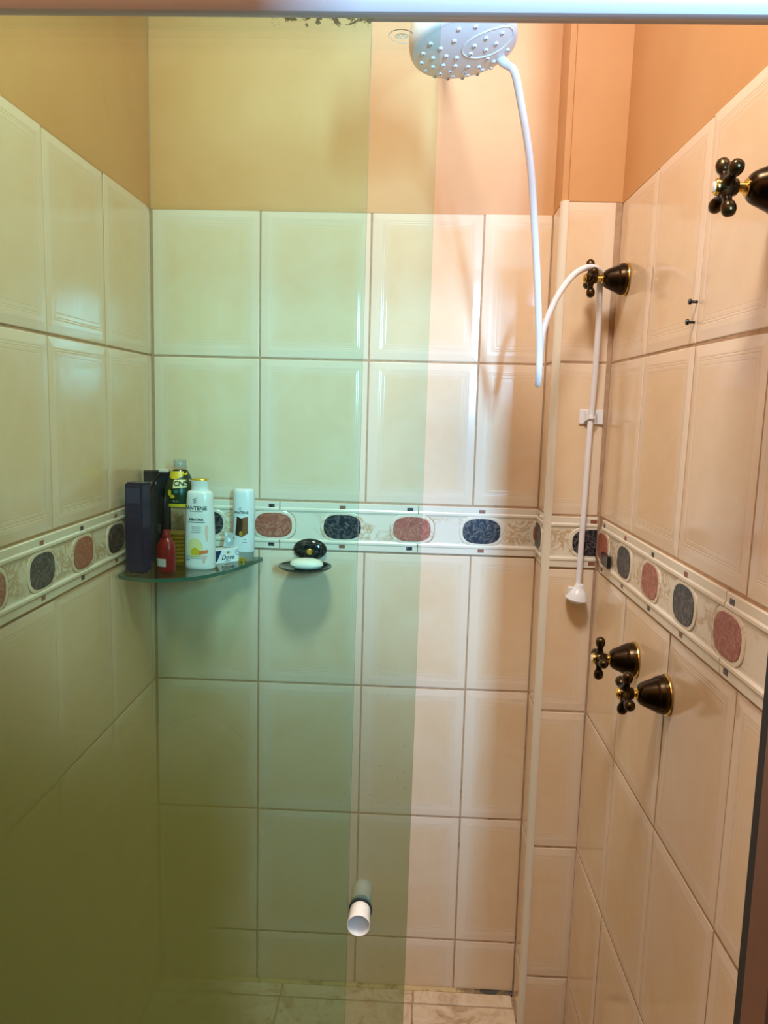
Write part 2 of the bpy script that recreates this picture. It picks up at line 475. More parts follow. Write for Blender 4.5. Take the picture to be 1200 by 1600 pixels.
def tile(wall, u_left, z_bot, clip_left=0.0, clip_right=None, clip_bot=0.0, clip_top=None, gv=0.004):
    """place the tile whose full left/bottom joint centres are at u_left, z_bot"""
    me = tile_mesh(clip_left, TW - gv if clip_right is None else clip_right, clip_bot, TH - 0.005 if clip_top is None else clip_top)
    j = lambda k: random.uniform(-k, k)
    return link('tile', me, None, wall, (u_left + gv / 2, j(0.0003) - 0.0001, z_bot + 0.0025), (j(0.0022), j(0.0005), j(0.0022)))


ROWS = [(Z1, 0.0, None), (Z2, 0.0, None), (Z4, 0.0, None), (Z5, 0.0, None), (Z6, 0.0, None), (Z6 - TH, TH - Z6 + 0.002, None)]


def columns(wall, cols, gv):
    for (ul, cl, cr) in cols:
        for zb, cb, ct in ROWS: tile(wall, ul, zb, cl, cr, cb, ct, gv)


def paint_band(wall, u0, u1, top=3.0, lo=ZT - 0.003):
    """painted plaster above the tiling, a little thinner than the tiles"""
    bm = bmesh.new(); box_bm(bm, u0, u1, -0.0012, 0.004, lo, top)
    return link('painted_plaster', bm_mesh('painted_plaster', bm), 'orange', wall)


def stadium(hw, hh, n=9, sq=0.82):
    """flattened oval outline"""
    pts = []
    for k in range(4 * n):
        a = 2 * math.pi * k / (4 * n); c, s_ = math.cos(a), math.sin(a)
        e = 2.0 / 2.7
        pts.append((hw * math.copysign(abs(c) ** e, c), hh * math.copysign(abs(s_) ** e, s_)))
    return pts


def border(wall, j0, flip, lo, hi, with_black=True, with_red=True):
    """one relief border tile between joints j0 and j0 + LB, cut to [lo, hi]; the rose oval straddles one end (the left one when flipped)"""
    H = Z2 - Z3 - 0.005; a, b = max(lo, j0 + 0.0012), min(hi, j0 + LB - 0.0012)
    if b - a < 0.004: return
    sec = [(0, 0.0), (0.0, -0.0030), (0.0012, -0.0040), (0.0135, -0.0040), (0.0165, -0.0056), (0.0205, -0.0056), (0.0245, -0.0034), (0.0275, -0.0030)]
    sec = sec + [(H - z, y) for z, y in sec[::-1]]
    V = [(u, y, z) for u in (0.0, b - a) for z, y in sec]; n = len(sec)
    F = [(i, i + 1, n + i + 1, n + i) for i in range(n - 1)] + [tuple(range(n))[::-1], tuple(range(n, 2 * n))]
    bm = bmesh.new(); t = pyd('t', V, F); bm.from_mesh(t); bpy.data.meshes.remove(t)
    bt = link('border_tile', bm_mesh('border_tile', bm), 'border', wall, (a, 0, Z3 + 0.0025), smooth=False)
    zc = H / 2
    def oval(u, mat, nm, tell_joint):
        rim = clip_u([(u - a + x, zc + z) for x, z in stadium(0.0525, 0.0360)], lo - a, hi - a)
        ov = clip_u([(u - a + x, zc + z) for x, z in stadium(0.0440, 0.0297)], lo - a, hi - a)
        if tell_joint:
            jr = clip_u([(u - a + x, zc + z) for x, z in stadium(0.0545, 0.0380)], *((j0 - a - 9, j0 - a + 0.001) if flip else (j0 + LB - a - 0.001, j0 + LB - a + 9)))
            jr = clip_u(jr, lo - a, hi - a) if jr else []
            if jr: link('joint_line', prism('joint_line', jr, 0, -0.0036), 'grout', bt)
        if rim: link('oval_rim', prism('oval_rim', rim, 0, -0.0046, 0.0015, 0.0008), 'border', bt)
        if ov: link(nm, prism(nm, ov, 0, -0.0054, 0.0012, 0.0006), mat, bt)
    def square(u, mat):
        for z in (zc - 0.0461, zc + 0.0461):
            q = clip_u([(u - a - 0.0072, z - 0.0045), (u - a + 0.0072, z - 0.0045), (u - a + 0.0072, z + 0.0045), (u - a - 0.0072, z + 0.0045)], lo - a, hi - a)
            if q: link('square_inlay', prism('square_inlay', q, 0, -0.0043), mat, bt)
    ur = j0 + 0.0145 if flip else j0 + LB - 0.0145
    ub = j0 + LB - 0.149 if flip else j0 + 0.149
    if with_red and lo - 0.04 < ur < hi + 0.045: oval(ur, 'red_marble', 'rose_oval_inlay', True); square(ur + (0.005 if flip else -0.005), 'black_marble')
    if with_black and lo - 0.04 < ub < hi + 0.04: oval(ub, 'black_marble', 'black_oval_inlay', False); square(ub, 'brown_chip')


# back wall -----------------------------------------------------------
wb = wall_frame('wall_back', (0, GP, 0), 0.0, -0.1, 1.15)
columns(wb, [(-0.0012, 0.003, None), (0.2508, 0.0, None), (0.5028, 0.0, None), (0.7548, 0.0, 0.1475)], 0.0042)
for j in (-0.0273, 0.3005, 0.6283): border(wb, j, False, 0.002, 0.904)
border(wb, -0.0273 - LB, False, 0.002, 0.904)
wb_red = None
# the sliver of the next rose oval that shows before the pier
border(wb, 0.6283 + LB - 0.0, False, 0.002, 0.904)
paint_band(wb, 0.0, 0.91)

# left wall (runs on into the bathroom) -----------------------------------
wl = wall_frame('wall_left', (-GP, 0, 0), R(90) + 0.0048, -2.9, 0.1)
columns(wl, [(-0.2724 - k * TW, 0.0, None) for k in range(4)], 0.0028)
for zb, cb, ct in ROWS: tile(wl, -0.2724 + TW, zb, 0.0, 0.0155, cb, ct, 0.0028)
for k in (1, 0, -1, -2): border(wl, -0.3957 + k * LB, False, -1.28, -0.003)
paint_band(wl, -2.85, 0.0)

# pier in the back right corner --------------------------------------------
PX, PY = 0.9045, -0.1147
wr_lean, wr_yaw = -0.0092, R(-90) + 0.0109
pil = structure(link('wall_pier', box('wall_pier', PX + GP, 1.12, PY + GP, 0.08, 0.0, ZT), 'grout'))
pf = bpy.data.objects.new('pier_front', None)   # helper frames are resolved to plain locations below


def pier_tile(front, a, b, cb, ct, zb):
    me = tile_mesh(a, b, cb, TH - 0.005 if ct is None else ct)
    if front: return link('tile', me, None, pil, (0.9185 - a, PY + GP, zb + 0.0025), (random.uniform(-.002, .002), 0, random.uniform(-.002, .002)))
    return link('tile', me, None, pil, (PX + GP, -0.004 + a, zb + 0.0025), (0, random.uniform(-.002, .002), R(-90)))


for zb, cb, ct in ROWS:
    pier_tile(True, TW - 0.004 - 0.0985, TW - 0.004, cb, ct, zb)
    pier_tile(False, 0.0, 0.0975, cb, ct, zb)


class Shift:   # lets border() place pieces straight on the pier
    pass


def border_on(parent, loc, rot, j0, flip, lo, hi):
    before = set(bpy.data.objects)
    border(parent, j0, flip, lo, hi)
    mt = Matrix.Translation(loc) @ Matrix.Rotation(rot, 4, 'Z')
    for o in set(bpy.data.objects) - before:
        if o.parent == parent: o.location = mt @ o.location; o.rotation_euler.z += rot


border_on(pil, (0, PY + GP, 0), 0.0, 1.0105 - 0.149, False, 0.9185, 1.0185)
border_on(pil, (PX + GP, 0, 0), R(-90), 0.036 - 0.149, False, 0.003, 0.1015)
for nm, (x0, x1, y0, y1) in {'painted_plaster': (PX + 0.0135, 1.10, PY - 0.001 + GP + 0.0006, 0.05)}.items():
    link(nm, box(nm, PX + 0.0135, 1.10, PY + GP - 0.0012, 0.05, ZT, 3.0), 'orange', pil)
    link(nm, box(nm, PX + GP - 0.0012, PX + 0.05, PY + GP + 0.009, 0.05, ZT, 3.0), 'orange', pil)
# rounded paint arris of the pier above the tiles
bm = bmesh.new(); box_bm(bm, PX + GP - 0.0008, 1.09, PY + GP - 0.0008, 0.04, ZT, 3.0)
bmesh.ops.bevel(bm, geom=[e for e in bm.edges if all(abs(v.co.x - (PX + GP - 0.0008)) < 1e-5 and abs(v.co.y - (PY + GP - 0.0008)) < 1e-5 for v in e.verts)], offset=0.012, segments=4, affect='EDGES')
for o in [c for c in pil.children if c.name.startswith('painted_plaster')]: bpy.data.objects.remove(o)
link('painted_plaster', bm_mesh('painted_plaster', bm), 'orange', pil, smooth=True)

# right wall, very slightly out of plumb --------------------------------------
xr0 = 1.023 - 0.0092 * 1.5765 + GP
wr = wall_frame('wall_right', (xr0, 0, 0), wr_yaw, 0.05, 1.09, wr_lean)
columns(wr, [(0.3543 - TW, 0.0152, None), (0.3543, 0.0, None), (0.3543 + TW, 0.0, None), (0.3543 + 2 * TW, 0.0, 0.215)], 0.0028)
for k in (-1, 0, 1, 2): border(wr, 0.48 + k * LB, True, 0.1175, 1.075)
paint_band(wr, 0.10, 1.085)
link('wall_end', box('wall_end', 1.0885, 1.0915, -0.0012, 0.10, 0.0, 3.0), 'orange', wr)

# corner strip down the pier's arris -------------------------------------------
prof = [(PX - 0.0012, -0.1005)] + [(PX - 0.0012 + 0.0135 * (1 - math.cos(a)), -0.1025 - 0.0135 * math.sin(a)) for a in [R(90) * k / 7 for k in range(8)]] + [(PX + 0.0145, PY - 0.0012), (PX + 0.0145, -0.1), ]
V = [(x, y, z) for z in (0.0, ZT + 0.001) for x, y in prof]; n = len(prof)
F = [(i, (i + 1) % n, n + (i + 1) % n, n + i) for i in range(n)] + [tuple(range(n))[::-1], tuple(range(n, 2 * n))]
bm = bmesh.new(); t = pyd('t', V, F); bm.from_mesh(t)
tr = structure(link('trim_1', bm_mesh('trim_1', bm), 'trim')); shade(tr.data, 50)

# floor ---------------------------------------------------------------------------
fl = structure(link('floor', box('floor', -0.15, 2.1, -2.95, 0.1, -0.1, 0.0), 'grout'))
link('bathroom_floor', box('bathroom_floor', -0.05, 2.0, -2.9, -1.03, -0.01, 0.012), 'plain_tile', fl)
def floor_tile(x0, x1, y0, y1, h=0.002):
    bm = bmesh.new(); box_bm(bm, 0, x1 - x0, 0, y1 - y0, -0.001, h)
    top = [e for e in bm.edges if all(v.co.z > h - 1e-5 for v in e.verts)]
    bmesh.ops.bevel(bm, geom=top, offset=0.0008, segments=1, affect='EDGES')
    link('floor_tile', bm_mesh('floor_tile', bm), 'floor', fl, (x0, y0, 0))
for x0, x1 in ((0.001, 0.318), (0.322, 0.6505), (0.655, 0.9000)):
    floor_tile(x0, x1, -0.049, -0.007, 0.003)
for r_ in range(3):
    y1 = -0.053 - 0.33 * r_; y0 = y1 - 0.326
    for x0, x1 in ((0.001, 0.317), (0.321, 0.6485), (0.6525, 0.9020 if r_ == 0 else 0.98), (0.984, 1.0)):
        if r_ == 0 and x0 > 0.98: continue
        floor_tile(x0, x1, y0, y1)
cb = [(-0.0, 0.0), (-0.0095, 0.0), (-0.0085, 0.0045), (-0.004, 0.0085), (0.0, 0.0095)]
V = [(x, y, z) for x in (0.002, PX) for y, z in cb]; n = len(cb)
F = [(i, (i + 1) % n, n + (i + 1) % n, n + i) for i in range(n)] + [tuple(range(n))[::-1], tuple(range(n, 2 * n))]
bm = bmesh.new(); t = pyd('t', V, F); bm.from_mesh(t)
structure(link('trim_2', bm_mesh('trim_2', bm), 'caulk'))

# the rest of the bathroom behind the camera: ceiling, end walls, window, added light blockers and fill lamp ------------------
structure(link('ceiling', box('ceiling', -0.15, 2.1, -2.98, 0.12, 2.98, 3.1), 'ceiling'))
def plain_wall(name, x0, x1, y0, y1, lower='tile_plain'):
    o = structure(link(name, box(name, x0, x1, y0, y1, 0.0, ZT), 'plain_tile')); return o
wx0, wx1, wz0, wz1 = WIN_X - WIN_W / 2 - 0.01, WIN_X + WIN_W / 2 + 0.01, WIN_Z - WIN_H / 2 - 0.01, WIN_Z + WIN_H / 2 + 0.01
bm = bmesh.new()
for (a, b, c, d_) in ((-0.1, wx0, 0, ZT), (wx1, 2.05, 0, ZT), (wx0, wx1, 0, wz0)): box_bm(bm, a, b, -2.92, -2.80, c, d_)
rear = structure(link('wall_rear', bm_mesh('wall_rear', bm), 'plain_tile'))
bm = bmesh.new()
for (a, b, c, d_) in ((-0.1, wx0, ZT, 3.0), (wx1, 2.05, ZT, 3.0), (wx0, wx1, wz1, 3.0)): box_bm(bm, a, b, -2.92, -2.80, c, d_)
link('painted_plaster', bm_mesh('painted_plaster', bm), 'orange', rear)
pw = structure(link('added_blocker_wall', box('added_blocker_wall', -0.05, 0.95, -2.12, -2.0, 0.0, ZT), 'plain_tile'))  # unseen wall added to keep window light off the left half
link('painted_plaster', box('painted_plaster', -0.05, 0.95, -2.12, -2.0, ZT, 3.0), 'orange', pw)
structure(link('added_half_blocker', box('added_half_blocker', 0.95, 1.95, -2.12, -2.0, 0.0, 1.48), 'plain_tile'))  # unseen low wall added to cut window light on the lower tiles
ws = structure(link('wall_side', box('wall_side', 1.95, 2.05, -2.92, -1.06, 0.0, ZT), 'plain_tile'))
link('painted_plaster', box('painted_plaster', 1.95, 2.05, -2.92, -1.06, ZT, 3.0), 'orange', ws)
wc = structure(link('wall_cross', box('wall_cross', 1.09, 2.05, -1.10, -1.0, 0.0, ZT), 'plain_tile'))
link('painted_plaster', box('painted_plaster', 1.09, 2.05, -1.10, -1.0, ZT, 3.0), 'orange', wc)
bm = bmesh.new()
for (a, b, c, d_) in ((wx0 - .03, wx0 + .012, wz0 - .03, wz1 + .03), (wx1 - .012, wx1 + .03, wz0 - .03, wz1 + .03), (wx0, wx1, wz0 - .03, wz0 + .012), (wx0, wx1, wz1 - .012, wz1 + .03)): box_bm(bm, a, b, -2.815, -2.79, c, d_, 0.002, 1)
structure(link('window_1', bm_mesh('window_1', bm), 'alu_white'))
lamp = empty('added_fill_lamp', (0.55, -1.30, 2.98), 'added square white ceiling lamp out of view, for overhead fill light', 'lamp')  # housing for the added fill light, out of view
link('fill_lamp_base', box('fill_lamp_base', -0.19, 0.19, -0.19, 0.19, -0.035, 0.0, 0.004, 1), 'white_plastic', lamp)

# ------------------------------------------------------------------ shower enclosure
GA, GB = -1.010, -0.990         # mid-planes of the fixed and the sliding pane


def pane(name, parent, x0, x1, yc, z0, z1, front, back, edge='glass_edge', th=0.008):
    V = [(x if x == x0 else x + 0.0052 * (z - 1.30), y, z) for x in (x0, x1) for y in (yc - th / 2, yc + th / 2) for z in (z0, z1)]
    F = [(0, 4, 5, 1), (2, 3, 7, 6), (0, 1, 3, 2), (4, 6, 7, 5), (1, 5, 7, 3), (0, 2, 6, 4)]
    me = pyd(name, V, F)
    for mm in (front, back, edge): me.materials.append(M[mm])
    for i, p in enumerate(me.polygons): p.material_index = (0, 1, 2, 2, 2, 2)[i]
    return link(name, me, None, parent)


enc = empty('shower_enclosure', (0.51, -1.0, 0.0), 'shower enclosure frame with pale top rail, fixed green glass pane and brown wall jamb', 'shower enclosure')
def P0(o): o.location = tuple(-k for k in enc.location); return o
P0(pane('fixed_pane', enc, 0.002, 0.5568, GA, 0.03, 1.880, 'glass_mould', 'glass_a'))
# top rail: rounded white aluminium section
sec = [(-1.019, 1.8430), (-1.0215, 1.8400), (-1.0290, 1.8386), (-1.0345, 1.8400), (-1.0385, 1.8450), (-1.0405, 1.8530), (-1.0400, 1.8650), (-1.0370, 1.8800), (-1.0330, 1.8950), (-1.0250, 1.9080), (-1.0100, 1.9150), (-0.9600, 1.9150), (-0.9620, 1.9050), (-0.9620, 1.8740), (-0.9660, 1.8740), (-0.9660, 1.8900), (-1.0190, 1.8900), (-1.0190, 1.8520)]
def extrude_x(name, sec, x0, x1):
    V = [(x, y, z) for x in (x0, x1) for y, z in sec]; n = len(sec)
    F = [(i, (i + 1) % n, n + (i + 1) % n, n + i) for i in range(n)] + [tuple(range(n))[::-1], tuple(range(n, 2 * n))]
    bm = bmesh.new(); t = pyd('t', V, F); bm.from_mesh(t); bpy.data.meshes.remove(t); return bm_mesh(name, bm)
rail = P0(link('top_rail', extrude_x('top_rail', sec, 0.001, 1.0255), 'alu_white', enc)); shade(rail.data, 35)
fill = P0(link('channel_filler', box('channel_filler', 0.5590, 1.024, -1.0170, -1.0040, 1.8446, 1.889, 0.0006, 1), 'alu_grey', enc)); fill['label'] = 'grey aluminium filler strip'
bead = P0(link('filler_bead', box('filler_bead', 0.5590, 1.024, -1.0188, -1.0165, 1.8450, 1.8472, 0.0004, 1), 'alu_white', enc))
rub = P0(link('rubber_gasket', box('rubber_gasket', 0.001, 0.5580, -1.0190, -1.0145, 1.8432, 1.889), 'rubber', enc)); rub['label'] = 'black rubber gasket'
jb = P0(link('wall_jamb', box('wall_jamb', 1.0045, 1.0250, -1.058, -1.0015, 0.0, 1.838, 0.0012, 1), 'alu_brown', enc)); jb['label'] = 'brown aluminium wall jamb'
js = P0(link('jamb_seal', box('jamb_seal', 1.0085, 1.0205, -1.0012, -0.978, 0.0, 1.838), 'rubber', enc)); js['label'] = 'black rubber seal'

sl = empty('sliding_glass_panel', (0.31, GB, 0.02), 'sliding green glass shower door panel with round white knob', 'shower door')
def PS(o): o.location = tuple(-k for k in sl.location); return o
PS(pane('pane', sl, 0.010, 0.6243, GB, 0.02, 1.885, 'glass_a', 'glass_scum'))
KX, KZ = 0.5680, 0.8975
kp = [(0.0, 0.006), (0.0112, 0.0060), (0.0120, 0.0075), (0.0120, 0.016), (0.0121, 0.022), (0.0127, 0.028), (0.0130, 0.0325), (0.0125, 0.0338), (0.0117, 0.0330), (0.009, 0.0306), (0.005, 0.0290), (0.0, 0.0286)]
kn = PS(link('knob', axis_mesh(lathe('knob', kp, 40), (0, -1, 0), (KX, GB, KZ)), 'knob_cream', sl)); kn['label'] = 'round cream white knob'
kw = PS(link('knob_washer', axis_mesh(lathe('knob_washer', [(0, 0.0041), (0.0135, 0.0041), (0.0135, 0.0062), (0, 0.0062)], 32), (0, -1, 0), (KX, GB, KZ)), 'rubber', sl))
kb = PS(link('inner_knob', axis_mesh(lathe('inner_knob', [(a, b) for a, b in kp], 40), (0, 1, 0), (KX, GB, KZ)), 'white_plastic', sl))
# etched maker's oval near the pane's top
bm = bmesh.new()
def stroke(pts, r): return tube('s', pts, r, 6)
parts = []
for (cx, cz, rx, rz, a0, a1) in ((0.588, 1.8366, 0.0125, 0.0058, 20, 200), (0.590, 1.8360, 0.0125, 0.0060, 190, 300), (0.5885, 1.8362, 0.0065, 0.0022, 0, 360)):
    parts.append(tube('s', [(cx + rx * math.cos(R(a)), GB - 0.0042, cz + rz * math.sin(R(a))) for a in [a0 + (a1 - a0) * k / 16 for k in range(17)]], 0.0004, 5))
parts.append(tube('s', [(0.5825 + 0.0025 * k, GB - 0.0042, 1.8362 + (0.0012 if k % 2 else -0.0012)) for k in range(6)], 0.0004, 5))
for p in parts: bm.from_mesh(p); bpy.data.meshes.remove(p)
M['etch'] = simple('etched_mark', (0.72, 0.58, 0.36), 0.6)
es = PS(link('etched_mark', bm_mesh('etched_mark', bm), 'etch', sl))

# ------------------------------------------------------------------ taps on the right wall
def wall_x(y, z): return 1.023 + 0.0092 * (z - 1.5765) - 0.0109 * y


tap_meshes = {}


def make_tap(y, z, L, phi, label, face):
    t = empty('shower_tap', (wall_x(y, z) - 0.0002, y, z), label, 'tap', 'bronze cross handle taps')
    t.rotation_euler = (0, R(-90), 0)       # local z points into the room
    if not tap_meshes:
        tap_meshes['ring'] = lathe('base_ring', [(0, 0), (0.0325, 0), (0.0332, 0.001), (0.0328, 0.0028), (0.0312, 0.0034), (0, 0.0034)], 40)
        tap_meshes['bell'] = lathe('bell_cover', [(0.0, 0.003), (0.0308, 0.003), (0.0309, 0.006), (0.0303, 0.010), (0.0289, 0.0145), (0.0287, 0.0156), (0.0272, 0.0172), (0.0258, 0.021), (0.0236, 0.026), (0.0214, 0.031), (0.0193, 0.036), (0.0172, 0.040), (0.0145, 0.043), (0.0112, 0.0448), (0.008, 0.0455), (0, 0.0455)], 44)
        tap_meshes['collar'] = lathe('collar', [(0, 0.0452), (0.0094, 0.0452), (0.0100, 0.0460), (0.0100, 0.0472), (0.0090, 0.0482), (0, 0.0482)], 28)
        tap_meshes['stem'] = lathe('stem', [(0, 0.046), (0.0056, 0.046), (0.0056, 0.0665), (0, 0.0665)], 20)
        bm = bmesh.new()
        hub = lathe('h', [(0, -0.0128), (0.0085, -0.0128), (0.0098, -0.0112), (0.0098, -0.0085), (0.0106, -0.005), (0.0118, 0.0), (0.0110, 0.004), (0.0096, 0.007), (0.0090, 0.0095), (0.0, 0.0095)], 28); bm.from_mesh(hub)
        arm = [(0.0, 0.004), (0.0082, 0.006), (0.0074, 0.010), (0.0058, 0.0140), (0.0051, 0.0175), (0.0054, 0.0205), (0.0066, 0.0224), (0.0078, 0.0250), (0.0086, 0.0290), (0.0084, 0.0330), (0.0070, 0.0368), (0.0038, 0.0392), (0.0, 0.0398)]
        for k in range(4):
            a = lathe('a', arm, 22); axis_mesh(a, (math.cos(k * math.pi / 2), math.sin(k * math.pi / 2), 0)); bm.from_mesh(a); bpy.data.meshes.remove(a)
        tap_meshes['handle'] = bm_mesh('cross_handle', bm); shade(tap_meshes['handle'], 50)
        tap_meshes['cap_ring'] = lathe('cap_ring', [(0.0, 0.009), (0.0092, 0.009), (0.0094, 0.011), (0.0084, 0.0130), (0.0066, 0.0134), (0.0, 0.0134)], 28)
        tap_meshes['cap'] = lathe('cap_button', [(0.0, 0.0130), (0.0064, 0.0132), (0.0058, 0.0146), (0.003, 0.0152), (0.0, 0.0153)], 24)
    link('base_ring', tap_meshes['ring'], 'gold', t)['label'] = 'bright brass base ring'
    link('bell_cover', tap_meshes['bell'], 'bronze', t)
    link('collar', tap_meshes['collar'], 'gold', t)
    link('stem', tap_meshes['stem'], 'gold', t)
    h = link('cross_handle', tap_meshes['handle'], 'bronze', t, (0, 0, L), (0, 0, R(phi)))
    link('cap_ring', tap_meshes['cap_ring'], 'gold', h)
    cb_ = tap_meshes['cap'].copy(); cb_.materials.clear(); link('cap_button', cb_, face, h)
    return t


# local x of a tap points up the wall, local y towards the back wall
make_tap(-0.191, 1.738, 0.0700, 15, 'bronze cross handle tap in the back corner with the white hose draped over it', 'gold')
make_tap(-0.4435, 1.0315, 0.0630, 0, 'upper left bronze tap of the low pair below the patterned border', 'porcelain')
make_tap(-0.6164, 1.0305, 0.0645, -17, 'lower right bronze tap of the low pair below the patterned border', 'gold')
make_tap(-0.866, 1.733, 0.0700, 27, 'large bronze cross handle tap high at the right edge of the photo', 'porcelain')

# two small dark wall plugs left in the joint, and the black block on the border
for y, z, lb in ((-0.6005, 1.6400, 'small dark screw sticking out of the tile joint, the upper of two'), (-0.5960, 1.6105, 'small dark screw sticking out of the tile joint, the lower of two')):
    s_ = lathe('wall_screw', [(0, -0.002), (0.0022, -0.002), (0.0022, 0.0075), (0.0042, 0.0085), (0.0046, 0.0105), (0.0036, 0.0125), (0, 0.0130)], 16)
    o = tag(link('wall_screw', axis_mesh(s_, (-1, 0, 0)), 'black_plastic', loc=(wall_x(y, z) + 0.001, y, z)), lb, 'screw', 'dark screws in the tile joint')
bk = tag(link('black_block', box('black_block', -0.006, 0.0015, -0.028, 0.028, -0.0125, 0.0125, 0.0012, 1), 'black_plastic', loc=(wall_x(-0.223, 1.17) - 0.005, -0.223, 1.1705)), 'small black block stuck across the rose oval of the border beside the corner', 'block')

# ------------------------------------------------------------------ shower head and hose
sh = empty('electric_shower', (0.6703, -0.55, 2.0150), 'round white electric shower head with nozzle face', 'shower head', rot=(R(-7), R(-9), 0)); sh.scale = (0.905, 0.905, 0.905)
body = [(0.0845, -0.0042), (0.0880, -0.0015), (0.0902, 0.003), (0.0914, 0.010), (0.0914, 0.018), (0.0895, 0.031), (0.0850, 0.046), (0.077, 0.062), (0.066, 0.078), (0.052, 0.092), (0.034, 0.104), (0.022, 0.110), (0.0, 0.112)]
link('body', lathe('body', [(0, -0.002)] + body, 56), 'white_plastic', sh)
face_p = [(0.0, -0.0215), (0.02, -0.0210), (0.042, -0.0185), (0.062, -0.0140), (0.077, -0.0082), (0.0868, -0.0022), (0.0868, 0.002), (0.0, 0.002)]
sf = link('spray_face', lathe('spray_face', face_p, 56), 'white_plastic', sh)
def face_z(r): return next((a[1] + (b[1] - a[1]) * (r - a[0]) / (b[0] - a[0]) for a, b in zip(face_p, face_p[1:]) if a[0] <= r <= b[0]), -0.002)
rim_pts = []
for k in range(49):
    a = 2 * math.pi * k / 48; x, y = 0.036 + 0.043 * math.cos(a), -0.030 + 0.029 * math.sin(a)
    r_ = min(0.0855, math.hypot(x, y)); q = r_ / max(1e-6, math.hypot(x, y)); rim_pts.append((x * q, y * q, face_z(r_) - 0.0004))
link('raised_oval_rim', tube('raised_oval_rim', rim_pts, 0.0013, 8, False), 'white_plastic', sf)
nz = lathe('nozzle', [(0, 0.001), (0.0042, 0.001), (0.0039, -0.0014), (0.0027, -0.0028), (0.0017, -0.0029), (0.0014, -0.0012), (0, -0.0012)], 12)
nz.materials.append(M['white_plastic']); nz.materials.append(M['nozzle_dark'])
for p in nz.polygons:
    if max(v_ for v_ in (nz.vertices[i].co.xy.length for i in p.vertices)) < 0.0019: p.material_index = 1
spots = []
for rr, cnt, off in ((0.073, 17, 6), (0.056, 13, 0), (0.038, 9, 10), (0.020, 5, 4)):
    for k in range(cnt):
        a = 2 * math.pi * k / cnt + R(off); x, y = rr * math.cos(a), rr * math.sin(a)
        e = math.hypot((x - 0.036) / 0.043, (y + 0.030) / 0.029)
        if 0.84 < e < 1.16: continue
        if x < -0.02 and y < -0.045: continue
        spots.append((x, y))
for x, y in spots:
    r_ = math.hypot(x, y); link('nozzle', nz, None, sf, (x, y, face_z(r_)))
nip = Vector((0.060, 0.030, face_z(0.068)))
link('hose_nipple', tube('hose_nipple', [nip + Vector((0, 0, 0.006)), nip + Vector((0.007, -0.001, -0.006)), nip + Vector((0.013, -0.002, -0.013))], [0.0085, 0.0085, 0.0070], 18), 'white_plastic', sh)
link('supply_arm', tube('supply_arm', catmull([(0, 0.0, 0.106), (0.002, 0.004, 0.126), (0.006, 0.04, 0.150), (0.012, 0.20, 0.205), (0.012, 0.575, 0.320)], 6), 0.0125, 18), 'white_plastic', sh)

hose = empty('shower_hose', (0.979, -0.135, 1.06), 'white shower hose looping from the shower head over the corner tap to a small spray', 'hose')
m_head = Matrix.Translation(sh.location) @ sh.rotation_euler.to_matrix().to_4x4() @ Matrix.Diagonal((0.905, 0.905, 0.905, 1))
start = m_head @ (nip + Vector((0.012, -0.002, -0.012)))
hp = [start, start + Vector((0.011, -0.004, -0.011)), (0.7618, -0.515, 1.9604), (0.7877, -0.475, 1.8770), (0.8063, -0.430, 1.7869), (0.8237, -0.385, 1.6879), (0.8378, -0.345, 1.5909), (0.8419, -0.330, 1.5452), (0.8439, -0.312, 1.5246), (0.8476, -0.290, 1.5253), (0.8508, -0.275, 1.5540), (0.8554, -0.265, 1.6219), (0.8758, -0.250, 1.6786), (0.8975, -0.236, 1.7160), (0.9180, -0.222, 1.7400), (0.9400, -0.212, 1.7540), (0.9580, -0.204, 1.7570), (0.9730, -0.191, 1.7525), (0.9790, -0.1765, 1.7380), (0.9805, -0.1700, 1.7180), (0.9850, -0.158, 1.6600), (0.9880, -0.143, 1.5800), (0.9890, -0.133, 1.5200), (0.9885, -0.1265, 1.4650), (0.9870, -0.1270, 1.4300), (0.9850, -0.128, 1.3000), (0.9830, -0.130, 1.1700), (0.9812, -0.132, 1.0960)]
tb = link('tube', tube('tube', catmull(hp, 7), 0.0062, 14), 'hose_white', hose); tb.location = -hose.location
hs = [(0.0, 0.030), (0.0085, 0.030), (0.0100, 0.026), (0.0118, 0.021), (0.0160, 0.016), (0.0205, 0.009), (0.0232, 0.0), (0.0238, -0.0015), (0.0238, -0.0035), (0.0222, -0.0050), (0.0195, -0.0080), (0.014, -0.0112), (0.007, -0.0130), (0.0, -0.0135)]
hd = link('spray_head', lathe('spray_head', hs, 36), 'white_plastic', hose, (0.0, 0.0, 0.010), (R(6), R(8), 0)); hd['label'] = 'small white dome spray head'
link('spray_lug', box('spray_lug', -0.0225, -0.0120, -0.0045, 0.0045, 0.006, 0.0205, 0.0012, 1), 'white_plastic', hd)
link('spray_seam', lathe('spray_seam', [(0.0225, -0.0008), (0.0244, -0.0010), (0.0246, -0.0030), (0.0225, -0.0036)], 36), 'white_plastic', hd)

